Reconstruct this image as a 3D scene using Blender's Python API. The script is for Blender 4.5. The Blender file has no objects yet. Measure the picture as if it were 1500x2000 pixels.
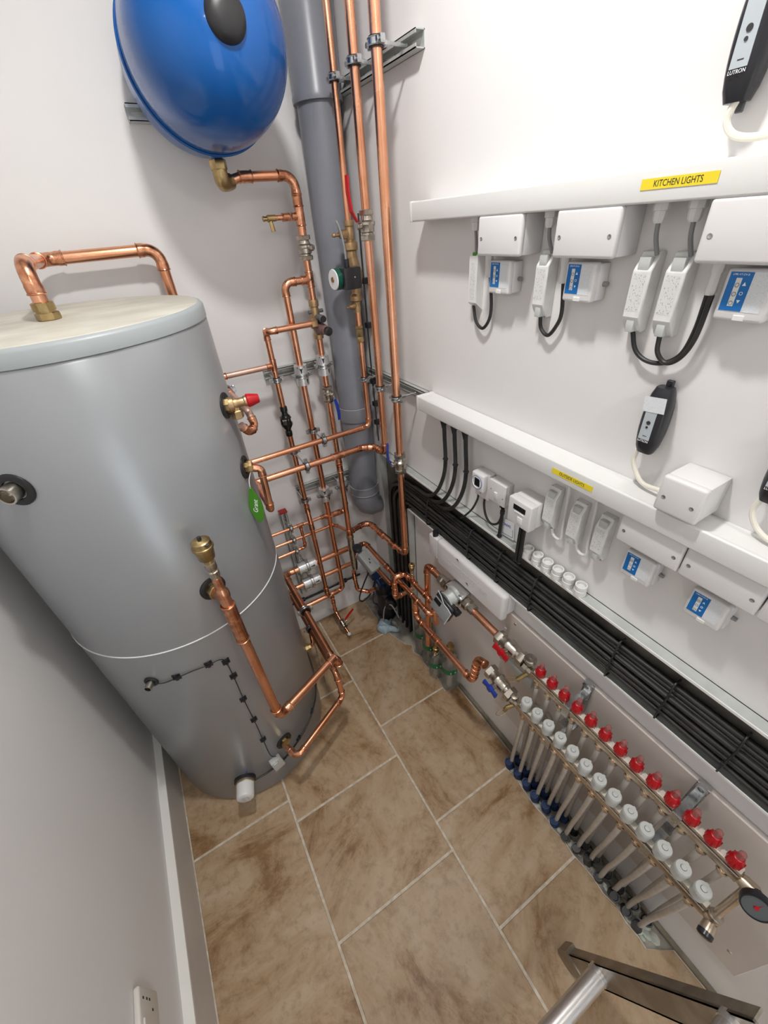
import bpy, bmesh, math, random
from mathutils import Vector, Matrix
random.seed(7)
K = 1.375            # everything below is laid out in survey units; the last block scales it to metres
SC = bpy.context.scene
COL = SC.collection
# ------------------------------------------------------------------ camera, world, lights, exposure
cd = bpy.data.cameras.new('camera'); cam = bpy.data.objects.new('camera', cd); COL.objects.link(cam)
RX = Vector((0.86003918, -0.50488184, -0.07366773))
RY = Vector((-0.34612664, -0.4712376, -0.81125302))
RZ = Vector((0.37487192, 0.72320775, -0.58003586))
m = Matrix((RX, -RY, -RZ)).transposed().to_4x4()
m.translation = Vector((0, 0, 1.6*K))
cam.matrix_world = m
cd.sensor_fit = 'VERTICAL'; cd.sensor_height = 36; cd.lens = 36*798.14/2000; cd.clip_start = 0.01
SC.camera = cam
w = bpy.data.worlds.new('fill_daylight'); SC.world = w; w.use_nodes = True
w.node_tree.nodes['Background'].inputs[0].default_value = (0.9, 0.95, 1, 1)
w.node_tree.nodes['Background'].inputs[1].default_value = 3.2      # added fill daylight, let in by a made-up doorway behind the viewer
def area(name, loc, size, power, col=(1, .98, .955), spread=math.pi):
    l = bpy.data.lights.new(name, 'AREA'); l.shape = 'DISK'; l.size = size*K; l.energy = power; l.color = col; l.spread = spread
    o = bpy.data.objects.new(name, l); COL.objects.link(o); o.location = Vector(loc)*K
    return o
area('ceiling_downlight_light', (0.22, 0.50, 2.385), 0.10, 31)
area('ceiling_downlight_light', (0.22, -1.00, 2.385), 0.34, 26)
po = area('added_fill_portal', (.13, -1.93, .85), 1, 1); po.data.shape = 'RECTANGLE'; po.data.size = .70*K; po.data.size_y = 1.56*K; po.rotation_euler = (-math.pi/2, 0, 0); po.data.cycles.is_portal = True  # portal for the unseen doorway added as soft fill
SC.view_settings.view_transform = 'Standard'; SC.view_settings.look = 'None'
SC.view_settings.gamma = 1; SC.view_settings.use_curve_mapping = False
SC.view_settings.exposure = -0.52

# ------------------------------------------------------------------ materials
def newmat(name):
    m = bpy.data.materials.new(name); m.use_nodes = True
    return m, m.node_tree.nodes, m.node_tree.links, m.node_tree.nodes['Principled BSDF']
def pmat(name, col, rough=.5, metal=0, coat=0, noise=None, scale=30, bump=0, bscale=None, trans=0, ior=1.45, alpha=1, spec=None, rvar=0, detail=4, stretch=None):
    """plain procedural material: base colour, optional second colour mixed in by noise, optional fine bump"""
    m, N, L, b = newmat(name)
    b.inputs['Base Color'].default_value = (*col, 1); b.inputs['Roughness'].default_value = rough
    b.inputs['Metallic'].default_value = metal; b.inputs['Coat Weight'].default_value = coat
    b.inputs['Transmission Weight'].default_value = trans; b.inputs['IOR'].default_value = ior; b.inputs['Alpha'].default_value = alpha
    if spec is not None: b.inputs['Specular IOR Level'].default_value = spec
    tc = N.new('ShaderNodeTexCoord'); src = tc.outputs['Object']
    if stretch:
        mp = N.new('ShaderNodeMapping'); mp.inputs['Scale'].default_value = stretch; L.new(src, mp.inputs[0]); src = mp.outputs[0]
    if noise or rvar:
        n = N.new('ShaderNodeTexNoise'); n.inputs['Scale'].default_value = scale; n.inputs['Detail'].default_value = detail
        L.new(src, n.inputs['Vector'])
        r = N.new('ShaderNodeValToRGB'); r.color_ramp.elements[0].position = .38; r.color_ramp.elements[1].position = .66
        r.color_ramp.elements[0].color = (*(noise or col), 1); r.color_ramp.elements[1].color = (*col, 1)
        L.new(n.outputs['Fac'], r.inputs[0]); L.new(r.outputs[0], b.inputs['Base Color'])
        if rvar:
            mr = N.new('ShaderNodeMapRange'); mr.inputs['To Min'].default_value = rough-rvar; mr.inputs['To Max'].default_value = rough+rvar
            L.new(n.outputs['Fac'], mr.inputs[0]); L.new(mr.outputs[0], b.inputs['Roughness'])
    if bump:
        n2 = N.new('ShaderNodeTexNoise'); n2.inputs['Scale'].default_value = bscale or 120; n2.inputs['Detail'].default_value = 5
        L.new(src, n2.inputs['Vector'])
        bp = N.new('ShaderNodeBump'); bp.inputs['Strength'].default_value = bump; bp.inputs['Distance'].default_value = .004
        L.new(n2.outputs['Fac'], bp.inputs['Height']); L.new(bp.outputs[0], b.inputs['Normal'])
    return m
M = {}
M['wall'] = pmat('wall_paint', (.785, .772, .765), .55, noise=(.76, .748, .74), scale=2.2, bump=.05, bscale=60)
M['ceil'] = pmat('ceiling_paint', (.84, .83, .82), .7)
M['skirt'] = pmat('skirting_paint', (.62, .59, .56), .4, noise=(.58, .55, .52), scale=6)
M['skirtw'] = pmat('skirting_white_edge', (.80, .79, .75), .35)
M['panel'] = pmat('access_panel_paint', (.62, .565, .525), .5, noise=(.59, .54, .50), scale=5)
M['grout'] = pmat('grout', (.66, .60, .50), .85, noise=(.50, .43, .34), scale=40, bump=.3)
M['screed'] = pmat('rough_screed', (.20, .185, .165), .95, noise=(.38, .36, .31), scale=14, bump=1.0, bscale=40)  # darkened in colour so the shallow cut-outs look like deep shaded holes
M['copper'] = pmat('copper', (.90, .47, .30), .27, 1, noise=(.74, .34, .19), scale=7, rvar=.06, bump=.02)
M['copper2'] = pmat('copper_fitting', (.88, .45, .28), .26, 1, noise=(.50, .21, .11), scale=38, rvar=.10, bump=.12, bscale=50)
M['coppale'] = pmat('lit_pale_copper', (.72, .50, .42), .42, .8, noise=(.60, .38, .30), scale=25)  # paler copy of copper, the lit look of the branch put into its colour
M['brass'] = pmat('brass', (.56, .42, .21), .34, 1, noise=(.36, .26, .12), scale=30, rvar=.08)
M['dzr'] = pmat('cast_bronze', (.52, .36, .20), .42, .85, noise=(.40, .27, .14), scale=40, bump=.15)
M['nickel'] = pmat('nickel_plate', (.60, .56, .50), .28, 1, noise=(.45, .41, .35), scale=30, rvar=.06)
M['champ'] = pmat('nickel_brass_bar', (.62, .52, .41), .28, .9, noise=(.52, .42, .32), scale=18, rvar=.06)
M['chrome'] = pmat('chrome', (.72, .72, .72), .14, 1)
M['zinc'] = pmat('zinc_plate', (.58, .60, .61), .28, 1, noise=(.47, .49, .50), scale=60, rvar=.08)
M['galv'] = pmat('galvanised_steel', (.60, .63, .61), .36, .45, noise=(.54, .57, .55), scale=22, rvar=.08)
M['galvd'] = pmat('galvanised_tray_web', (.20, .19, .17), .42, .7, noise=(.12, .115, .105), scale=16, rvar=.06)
M['alu'] = pmat('ladder_aluminium', (.40, .365, .31), .40, .85, noise=(.27, .235, .19), scale=14, rvar=.1)  # grey-brown metal mottled with darker brown
M['alub'] = pmat('bright_aluminium', (.74, .73, .71), .30, .9, noise=(.62, .61, .60), scale=40, stretch=(1, 12, 12))
M['foil'] = pmat('insulation_foil', (.72, .73, .74), .30, .6, noise=(.62, .63, .64), scale=30, bump=.12, bscale=60)
M['black'] = pmat('black_rubber', (.018, .018, .019), .42)
M['cable'] = pmat('black_cable_sheath', (.017, .0165, .0165), .40, noise=(.028, .027, .026), scale=20)
M['blackp'] = pmat('black_plastic', (.02, .02, .024), .28)
M['blackg'] = pmat('black_gloss', (.012, .012, .013), .12)
M['dgrey'] = pmat('dark_grey_plastic', (.10, .11, .115), .4)
M['grey'] = pmat('grey_plastic', (.27, .275, .27), .45)
M['lipm'] = pmat('bright_zinc_edge', (.84, .85, .84), .3, .15)
M['flex'] = pmat('grey_flex', (.25, .255, .26), .4)
M['cap'] = pmat('pale_grey_cap', (.53, .55, .53), .38)
M['soil'] = pmat('soil_pipe_grey', (.225, .235, .265), .33, noise=(.20, .21, .24), scale=5, rvar=.04)
M['tank'] = pmat('tank_grey_coat', (.37, .385, .40), .30, .40, noise=(.34, .355, .37), scale=1.6, rvar=.04)
M['tanktop'] = pmat('dusty_tank_lid', (.62, .60, .52), .55, noise=(.45, .43, .37), scale=4.5, stretch=(1, 1.5, 1), detail=8)
M['tankrim'] = pmat('tank_lid_rim', (.33, .36, .37), .4)
M['white'] = pmat('white_pvc', (.75, .75, .735), .30)
M['whited'] = pmat('white_device', (.72, .71, .71), .33)
M['white2'] = pmat('white_translucent_plastic', (.77, .775, .76), .25, noise=(.70, .705, .69), scale=40)
M['offw'] = pmat('cream_flex', (.80, .77, .68), .4)
M['blue'] = pmat('vessel_blue', (.001, .085, .33), .24, 0, coat=.3, spec=.35)
M['bluep'] = pmat('blue_plastic', (.015, .045, .32), .35)
M['cond'] = pmat('blue_conduit', (.012, .035, .11), .6)
M['red'] = pmat('red_plastic', (.45, .008, .014), .32)
M['redd'] = pmat('dark_red_print', (.45, .02, .02), .4)
M['green'] = pmat('green_tag', (.06, .25, .015), .3)
M['greenb'] = pmat('green_label', (.01, .17, .06), .4)
M['dgreen'] = pmat('dark_green_paint', (.01, .09, .06), .3)
M['yel'] = pmat('yellow_tape', (.83, .66, .03), .45)
M['stick'] = pmat('blue_sticker', (.006, .15, .46), .4)
M['paper'] = pmat('white_sticker', (.76, .78, .80), .45)
M['greyst'] = pmat('grey_sticker', (.46, .51, .54), .4)
M['print'] = pmat('black_print', (.03, .03, .03), .6)
M['printg'] = pmat('grey_print', (.33, .34, .35), .6)
M['printw'] = pmat('white_print', (.85, .86, .88), .5)
M['pex'] = pmat('pale_pex_pipe', (.55, .505, .455), .38, noise=(.49, .445, .395), scale=25)
M['rag'] = pmat('pale_blue_plastic_bag', (.42, .50, .55), .5, noise=(.30, .40, .46), scale=20)
M['sock'] = pmat('cream_socket', (.66, .62, .57), .35)
def mat_glass(name, col, alpha, rough=.08):
    return pmat(name, col, rough, trans=.85, alpha=alpha, ior=1.3)
M['bottle'] = pmat('smoky_clear_plastic', (.52, .52, .47), .14, trans=.5, ior=1.12, alpha=.5)
M['sight'] = pmat('tinted_sight_glass', (.55, .30, .28), .1, trans=.6, ior=1.2, alpha=.75)
def mat_smudge(name, base, ink, s):
    m, N, L, b = newmat(name); b.inputs['Roughness'].default_value = .4
    tc = N.new('ShaderNodeTexCoord'); mp = N.new('ShaderNodeMapping'); mp.inputs['Scale'].default_value = s
    L.new(tc.outputs['Object'], mp.inputs[0])
    n = N.new('ShaderNodeTexNoise'); n.inputs['Scale'].default_value = 1; n.inputs['Detail'].default_value = 3; L.new(mp.outputs[0], n.inputs['Vector'])
    r = N.new('ShaderNodeValToRGB'); e = r.color_ramp.elements
    e[0].position = .56; e[0].color = (*base, 1); e[1].position = .64; e[1].color = (*ink, 1)
    L.new(n.outputs['Fac'], r.inputs[0]); L.new(r.outputs[0], b.inputs['Base Color'])
    return m
M['smudge'] = mat_smudge('tiny_print_label', (.70, .705, .695), (.36, .37, .37), (380, 240, 1))
M['smudgew'] = mat_smudge('tiny_print_sticker', (.72, .75, .78), (.58, .61, .63), (260, 900, 1))
def mat_tile():
    m, N, L, b = newmat('sandstone_tile')
    tc = N.new('ShaderNodeTexCoord'); oi = N.new('ShaderNodeObjectInfo')
    add = N.new('ShaderNodeVectorMath'); add.operation = 'MULTIPLY_ADD'
    cmb = N.new('ShaderNodeCombineXYZ')
    L.new(oi.outputs['Random'], cmb.inputs[0]); L.new(oi.outputs['Random'], cmb.inputs[1]); L.new(oi.outputs['Random'], cmb.inputs[2])
    add.inputs[1].default_value = (37, 53, 11)
    L.new(cmb.outputs[0], add.inputs[0]); L.new(tc.outputs['Object'], add.inputs[2])
    rot = N.new('ShaderNodeVectorRotate'); rot.rotation_type = 'Z_AXIS'
    ma = N.new('ShaderNodeMath'); ma.operation = 'MULTIPLY'; ma.inputs[1].default_value = 40
    L.new(oi.outputs['Random'], ma.inputs[0]); L.new(ma.outputs[0], rot.inputs['Angle']); L.new(add.outputs[0], rot.inputs['Vector'])
    # broad veins: stretched and warped noise
    n1 = N.new('ShaderNodeTexNoise'); n1.inputs['Scale'].default_value = 3.6; n1.inputs['Detail'].default_value = 8; n1.inputs['Roughness'].default_value = .70
    n1.inputs['Distortion'].default_value = .55
    mp = N.new('ShaderNodeMapping'); mp.inputs['Scale'].default_value = (1.7, .75, 1); L.new(rot.outputs[0], mp.inputs[0]); L.new(mp.outputs[0], n1.inputs['Vector'])
    r1 = N.new('ShaderNodeValToRGB'); e = r1.color_ramp.elements
    e[0].position = .36; e[0].color = (.235, .130, .058, 1)
    e[1].position = .72; e[1].color = (.47, .365, .262, 1)
    x = e.new(.45); x.color = (.37, .250, .145, 1)
    x = e.new(.56); x.color = (.425, .31, .20, 1)
    L.new(n1.outputs['Fac'], r1.inputs[0])
    n2 = N.new('ShaderNodeTexNoise'); n2.inputs['Scale'].default_value = 26; n2.inputs['Detail'].default_value = 7; n2.inputs['Roughness'].default_value = .7
    L.new(rot.outputs[0], n2.inputs['Vector'])
    r2 = N.new('ShaderNodeValToRGB'); r2.color_ramp.elements[0].position = .30; r2.color_ramp.elements[0].color = (.60, .56, .50, 1)
    r2.color_ramp.elements[1].position = .50; r2.color_ramp.elements[1].color = (1, 1, 1, 1)
    L.new(n2.outputs['Fac'], r2.inputs[0])
    mx = N.new('ShaderNodeMix'); mx.data_type = 'RGBA'; mx.blend_type = 'MULTIPLY'; mx.inputs[0].default_value = .75
    L.new(r1.outputs[0], mx.inputs[6]); L.new(r2.outputs[0], mx.inputs[7])
    hs = N.new('ShaderNodeHueSaturation'); mr = N.new('ShaderNodeMapRange'); mr.inputs['To Min'].default_value = .94; mr.inputs['To Max'].default_value = 1.10
    L.new(oi.outputs['Random'], mr.inputs[0]); L.new(mr.outputs[0], hs.inputs['Value']); L.new(mx.outputs[2], hs.inputs['Color'])
    L.new(hs.outputs[0], b.inputs['Base Color'])
    b.inputs['Roughness'].default_value = .42; b.inputs['Specular IOR Level'].default_value = .35
    bp = N.new('ShaderNodeBump'); bp.inputs['Strength'].default_value = .25; bp.inputs['Distance'].default_value = .003
    L.new(n2.outputs['Fac'], bp.inputs['Height']); L.new(bp.outputs[0], b.inputs['Normal'])
    return m
M['tile'] = mat_tile()

# ------------------------------------------------------------------ mesh kit
V = Vector
def frame(axis):
    a = V(axis).normalized(); h = V((0, 0, 1)) if abs(a.z) < .9 else V((1, 0, 0))
    u = a.cross(h).normalized(); return u, a.cross(u).normalized(), a
ORG = {}
class MB:
    def __init__(s): s.v = []; s.f = []
    def add(s, vs, fs):
        o = len(s.v); s.v += [V(p) for p in vs]; s.f += [[i+o for i in f] for f in fs]; return s
    def box(s, lo, hi, R=None, piv=None):
        x0, y0, z0 = lo; x1, y1, z1 = hi
        vs = [V(p) for p in ((x0,y0,z0),(x1,y0,z0),(x1,y1,z0),(x0,y1,z0),(x0,y0,z1),(x1,y0,z1),(x1,y1,z1),(x0,y1,z1))]
        if R is not None:
            c = V(piv) if piv is not None else (V(lo)+V(hi))/2; vs = [c+R@(p-c) for p in vs]
        return s.add(vs, [(3,2,1,0),(4,5,6,7),(0,1,5,4),(1,2,6,5),(2,3,7,6),(3,0,4,7)])
    def rbox(s, lo, hi, r, seg=2, R=None, piv=None, taper=None):
        lo = V(lo); hi = V(hi); c = (lo+hi)/2; d = hi-lo
        bm = bmesh.new(); bmesh.ops.create_cube(bm, size=1)
        for v in bm.verts:
            v.co = V((v.co.x*d.x, v.co.y*d.y, v.co.z*d.z))
            if taper:
                f = taper(v.co/1.0, d); v.co = f
        bmesh.ops.bevel(bm, geom=bm.edges[:], offset=r, segments=seg, profile=.5, affect='EDGES')
        p = V(piv) if piv is not None else c
        vs = []
        for v in bm.verts:
            q = v.co+c
            if R is not None: q = p+R@(q-p)
            vs.append(q)
        bm.verts.index_update()
        fs = [[v.index for v in f.verts] for f in bm.faces]; bm.free()
        return s.add(vs, fs)
    def lathe(s, p, axis, prof, n=16, cap=True, sq=None):
        u, w2, a = frame(axis); p = V(p); vs = []
        for d, r in prof:
            for k in range(n):
                t = 2*math.pi*(k+.5)/n; vs.append(p+a*d+u*(r*math.cos(t))+w2*(r*math.sin(t)))
        fs = []
        for i in range(len(prof)-1):
            for k in range(n):
                k2 = (k+1) % n; fs.append((i*n+k, i*n+k2, (i+1)*n+k2, (i+1)*n+k))
        if cap:
            fs.append(tuple(range(n))[::-1]); fs.append(tuple((len(prof)-1)*n+k for k in range(n)))
        return s.add(vs, fs)
    def cyl(s, p, q, r, n=16, r2=None):
        p = V(p); q = V(q); return s.lathe(p, q-p, [(0, r), ((q-p).length, r if r2 is None else r2)], n)
    def hexn(s, p, axis, h, r): return s.lathe(p, axis, [(0, r*.92), (h*.12, r), (h*.88, r), (h, r*.92)], 6)
    def torus(s, c, axis, R, r, n=24, m_=8):
        u, w2, a = frame(axis); c = V(c); vs = []
        for i in range(n):
            t = 2*math.pi*i/n; d = u*math.cos(t)+w2*math.sin(t)
            for j in range(m_):
                q = 2*math.pi*j/m_; vs.append(c+d*(R+r*math.cos(q))+a*(r*math.sin(q)))
        return s.add(vs, [(i*m_+j, i*m_+(j+1) % m_, ((i+1) % n)*m_+(j+1) % m_, ((i+1) % n)*m_+j) for i in range(n) for j in range(m_)])
    def tube(s, pts, r, n=12, cap=True, rs=None):
        pts = [V(p) for p in pts]; vs = []; N_ = len(pts)
        t0 = (pts[1]-pts[0]).normalized(); u = frame(t0)[0]
        for i, p in enumerate(pts):
            t = ((pts[min(i+1, N_-1)]-pts[i]).normalized()+(pts[i]-pts[max(i-1, 0)]).normalized()).normalized()
            u = (u-t*u.dot(t)).normalized(); w2 = t.cross(u); rr = rs[i] if rs else r
            for k in range(n):
                a = 2*math.pi*k/n; vs.append(p+u*(rr*math.cos(a))+w2*(rr*math.sin(a)))
        fs = [(i*n+k, i*n+(k+1) % n, (i+1)*n+(k+1) % n, (i+1)*n+k) for i in range(N_-1) for k in range(n)]
        if cap: fs += [tuple(range(n))[::-1], tuple((N_-1)*n+k for k in range(n))]
        return s.add(vs, fs)
    def sph(s, c, r, sc=(1, 1, 1), n=16, m_=10):
        c = V(c); prof = []; vs = []; fs = []
        for i in range(m_+1):
            a = math.pi*i/m_
            for k in range(n):
                t = 2*math.pi*k/n; vs.append(c+V((r*sc[0]*math.sin(a)*math.cos(t), r*sc[1]*math.sin(a)*math.sin(t), r*sc[2]*math.cos(a))))
        fs = [(i*n+k, (i+1)*n+k, (i+1)*n+(k+1) % n, i*n+(k+1) % n) for i in range(m_) for k in range(n)]
        return s.add(vs, fs)
    def prism(s, poly, z0, z1):
        n = len(poly); vs = [V((x, y, z0)) for x, y in poly]+[V((x, y, z1)) for x, y in poly]
        return s.add(vs, [tuple(range(n))[::-1], tuple(range(n, 2*n))]+[(i, (i+1) % n, n+(i+1) % n, n+i) for i in range(n)])
    def build(s, name, mat, parent=None, smooth=35, label=None):
        if parent is None:
            xs = [p.x for p in s.v]; ys = [p.y for p in s.v]; zs = [p.z for p in s.v]
            org = V(((min(xs)+max(xs))/2, (min(ys)+max(ys))/2, min(zs)))
        else: org = ORG[parent.name]
        me = bpy.data.meshes.new(name); me.from_pydata([p-org for p in s.v], [], s.f); me.update()
        bm = bmesh.new(); bm.from_mesh(me); bmesh.ops.remove_doubles(bm, verts=bm.verts, dist=1e-6)
        bmesh.ops.recalc_face_normals(bm, faces=bm.faces); bm.to_mesh(me); bm.free()
        if smooth:
            me.polygons.foreach_set('use_smooth', [True]*len(me.polygons)); me.set_sharp_from_angle(angle=math.radians(smooth))
        me.materials.append(M[mat] if isinstance(mat, str) else mat)
        o = bpy.data.objects.new(name, me); COL.objects.link(o)
        if parent is None: o.location = org
        else: o.parent = parent
        ORG[o.name] = org
        if label: o['label'] = label
        return o
def tag(o, label=None, cat=None, group=None, kind=None):
    if label: o['label'] = label
    if cat: o['category'] = cat
    if group: o['group'] = group
    if kind: o['kind'] = kind
    return o
def thing(name, label, cat, loc, group=None):
    o = bpy.data.objects.new(name, None); COL.objects.link(o); o.location = V(loc); ORG[o.name] = V(loc); o.empty_display_size = .02
    return tag(o, label, cat, group)
WM = Matrix(((0, 0, -1, 0), (-1, 0, 0, 0), (0, 1, 0, 0), (0, 0, 0, 1)))   # local u,v,w on the right-hand wall -> world (-y, z, -x)
WX = .667
def dev(name, label, cat, y, z, x=WX, group=None, tilt=0):
    o = bpy.data.objects.new(name, None); COL.objects.link(o)
    o.matrix_world = Matrix.Translation((x, y, z)) @ WM @ Matrix.Rotation(tilt, 4, 'Z'); ORG[o.name] = V((0, 0, 0)); o.empty_display_size = .02
    return tag(o, label, cat, group)
def copy_tree(o, parent=None):
    c = o.copy(); COL.objects.link(c)
    if parent is not None: c.parent = parent
    for ch in list(o.children): copy_tree(ch, c)
    return c
def devcopy(src, label, y, z, x=WX, tilt=0):
    c = copy_tree(src); c.matrix_world = Matrix.Translation((x, y, z)) @ WM @ Matrix.Rotation(tilt, 4, 'Z'); c['label'] = label; return c
def text(name, body, parent, loc, size, mat, w_=1.0, rot=None, ext=.00025, shear=0):
    cu = bpy.data.curves.new(name, 'FONT'); cu.body = body; cu.size = size; cu.extrude = ext; cu.align_x = 'CENTER'; cu.align_y = 'CENTER'; cu.shear = shear; cu.resolution_u = 3
    t = bpy.data.objects.new(name, cu); COL.objects.link(t); bpy.context.view_layer.update()
    me = bpy.data.meshes.new_from_object(t.evaluated_get(bpy.context.evaluated_depsgraph_get())); bpy.data.objects.remove(t)
    R = rot or Matrix.Identity(3); L0 = V(loc)
    for v in me.vertices: v.co = L0 - ORG[parent.name] + R@V((v.co.x*w_, v.co.y, v.co.z))
    me.materials.clear(); me.materials.append(M[mat])
    o = bpy.data.objects.new(name, me); COL.objects.link(o); o.parent = parent; ORG[o.name] = ORG[parent.name]
    return o
def smoothpath(pts, n=8):
    """Catmull-Rom through the points"""
    P = [V(p) for p in pts]; P = [P[0]*2-P[1]]+P+[P[-1]*2-P[-2]]; out = []
    for i in range(1, len(P)-2):
        for k in range(n):
            t = k/n; a, b, c, d = P[i-1:i+3]
            out.append(.5*((2*b)+(c-a)*t+(2*a-5*b+4*c-d)*t*t+(3*b-a-3*c+d)*t**3))
    return out+[P[-2]]

# ------------------------------------------------------------------ pipework kit
def pipe_run(label, pts, r, br=None, mat='copper', fmat='copper2', name='copper_pipe', cat='pipe', fit=True, soft=()):
    """straight lengths and elbow fittings, each a part of one run"""
    P = [V(p) for p in pts]; br = br or r*2.1
    root = thing(name, label, cat, (sum((p.x for p in P))/len(P), sum((p.y for p in P))/len(P), min(p.z for p in P)-r))
    prev = P[0]
    for i in range(1, len(P)):
        if i < len(P)-1:
            d0 = (P[i]-P[i-1]).normalized(); d1 = (P[i+1]-P[i]).normalized(); ang = d0.angle(d1)
            tl = br*math.tan(ang/2); tl = min(tl, (P[i]-P[i-1]).length*.48, (P[i+1]-P[i]).length*.48); R_ = tl/math.tan(ang/2)
            a = P[i]-d0*tl; b = P[i]+d1*tl
        else: a = P[i]; b = None
        if (a-prev).length > 1e-4:
            MB().cyl(prev, a, r, 20).build('pipe', mat, root)
        if b is not None:
            nrm = d0.cross(d1).normalized(); c = a+nrm.cross(d0)*R_
            arc = [c+Matrix.Rotation(ang*k/8, 3, nrm)@(a-c) for k in range(9)]
            e = MB(); so = 1.0*r
            if fit and i not in soft:
                L0 = min(so, (a-prev).length*.45)
                path = [a-d0*L0*1.25, a-d0*L0*.3]+arc+[b+d1*so*.3, b+d1*so*1.25]
                rs = [r*1.14, r*1.16]+[r*1.08]*9+[r*1.16, r*1.14]
                e.tube(path, r, 20, True, rs)
                for q, dd in ((a-d0*L0*1.2, d0), (b+d1*so*1.2, d1)): e.torus(q, dd, r*1.12, r*.15, 24, 8)
            else: e.tube(arc, r, 20, False)
            e.build('elbow', fmat if fit and i not in soft else mat, root)
            prev = b
        else: prev = a
    return root
def coupling(root, p, axis, r, L=None, mat='copper2', name='coupling'):
    L = L or r*3; a = V(axis).normalized(); p = V(p)
    m_ = MB().lathe(p-a*L/2, a, [(0, r*1.05), (0, r*1.15), (L, r*1.15), (L, r*1.05)], 20)
    for s_ in (-.46, .46): m_.torus(p+a*L*s_, a, r*1.13, r*.16, 24, 8)
    return m_.build(name, mat, root)
def tee(root, p, axis, br, r, rb=None, L=None):
    rb = rb or r; a = V(axis).normalized(); b = V(br).normalized(); p = V(p); L = L or r*4.2
    m_ = MB().cyl(p-a*L/2, p+a*L/2, r*1.14, 20).cyl(p, p+b*(r*1.1+rb*1.6), rb*1.14, 20)
    for q, d, rr in ((p-a*L*.46, a, r), (p+a*L*.46, a, r), (p+b*(r*1.1+rb*1.5), b, rb)): m_.torus(q, d, rr*1.13, rr*.16, 24, 8)
    return m_.build('tee', 'copper2', root)
def valve(label, p, axis, r, L, mat='nickel', name='isolating_valve', stem=None, lever=None, lmat=None, wing=False):
    """compression-ended ball valve centred at p"""
    a = V(axis).normalized(); p = V(p); root = thing(name, label, 'valve', p)
    MB().lathe(p-a*L*.34, a, [(0, r*1.25), (0, r*1.35), (L*.1, r*1.35), (L*.14, r*1.65), (L*.32, r*1.75), (L*.36, r*1.95), (L*.44, r*1.95), (L*.50, r*1.5), (L*.60, r*1.35), (L*.68, r*1.3)], 20).build('body', mat, root)
    for s_ in (-1, 1):
        MB().hexn(p+a*(s_*L*.5-(L*.09 if s_ > 0 else -L*.09)*1-(a*0).length), a, L*.01, r*1.4) if False else None
        q0 = p+a*(s_*L*.39)-a*L*.09
        MB().hexn(q0, a, L*.18, r*1.9).build('compression_nut', mat, root)
    if stem:
        s = V(stem).normalized(); hb = MB().cyl(p, p+s*r*2.5, r*.62, 14).hexn(p+s*r*2.2, s, r*.7, r*.75); hb.build('spindle', mat, root)
        if lever:
            pts = [V(q) for q in lever]; wv = frame(pts[-1]-pts[0])
            side = s.cross((pts[-1]-pts[0]).normalized()).normalized()
            vs = []; nn = len(pts)
            tk = s*max(r*.18, .0016)
            wd = [max(r*.45, .004)]+[max(r*.62, .006)]*(nn-2)+[max(r*.55, .005)]
            hl = MB()
            for i in range(nn-1):
                q0, q1 = pts[i], pts[i+1]
                vv = [q0+side*wd[i]-tk, q0-side*wd[i]-tk, q0-side*wd[i]+tk, q0+side*wd[i]+tk, q1+side*wd[i+1]-tk, q1-side*wd[i+1]-tk, q1-side*wd[i+1]+tk, q1+side*wd[i+1]+tk]
                hl.add(vv, [(0,1,2,3),(7,6,5,4),(0,4,5,1),(1,5,6,2),(2,6,7,3),(3,7,4,0)])
            MB().tube([p+s*r*2.6, pts[0]], r*.25, 8).build('lever_arm', 'zinc', root)
            hl.build('lever', lmat, root)
        if wing:
            c = p+s*r*3.2; d = V(wing).normalized(); sd = s.cross(d)
            wg = MB().cyl(c-s*r*.5, c+s*r*.5, r*.8, 16)
            for k in (-1, 1):
                q0 = c+d*k*r*.5; q1 = c+d*k*r*2.2; tk = s*r*.25
                vv = [q0+sd*r*.5-tk, q0-sd*r*.5-tk, q0-sd*r*.5+tk, q0+sd*r*.5+tk, q1+sd*r*.75-tk, q1-sd*r*.75-tk, q1-sd*r*.75+tk*1.6, q1+sd*r*.75+tk*1.6]
                wg.add(vv, [(0,1,2,3),(7,6,5,4),(0,4,5,1),(1,5,6,2),(2,6,7,3),(3,7,4,0)])
            wg.build('butterfly_handle', lmat, root)
    return root
def clip(label, p, axis, to, r, group, stud=True, lined=True, r2=None):
    """two-screw zinc pipe ring on a stud reaching to the point `to`"""
    a = V(axis).normalized(); p = V(p); to = V(to); d = (to-p).normalized(); s = a.cross(d).normalized(); R = r*1.25
    root = thing('pipe_clip', label, 'clip', p, group)
    b = MB().lathe(p-a*.006, a, [(0, R), (0, R+.0022), (.012, R+.0022), (.012, R), (0, R)], 24, cap=False).torus(p-a*.005, a, R+.002, .0012, 24, 6).torus(p+a*.005, a, R+.002, .0012, 24, 6)
    b.build('band', 'zinc', root)
    if lined: MB().lathe(p-a*.008, a, [(0, r), (0, R+.0004), (.016, R+.0004), (.016, r), (0, r)], 24, cap=False).build('rubber_liner', 'black', root)
    for k in (-1, 1):
        c = p+s*k*(R+.006)
        e = MB().box((-.0055, -.005, -.006), (.0055, .005, .006)); 
        Mx = Matrix((s, d, a)).transposed(); e.v = [c+Mx@q for q in e.v]
        e.build('ear', 'zinc', root)
        MB().cyl(c-d*.010, c+d*.008, .0028, 8).hexn(c-d*.011, d, .003, .0045).build('screw', 'zinc', root)
    if stud: MB().cyl(p+d*(R), p+d*(R+.014), .0055, 6).cyl(p+d*R, to, .003, 8).build('stud', 'zinc', root)
    return root
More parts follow.
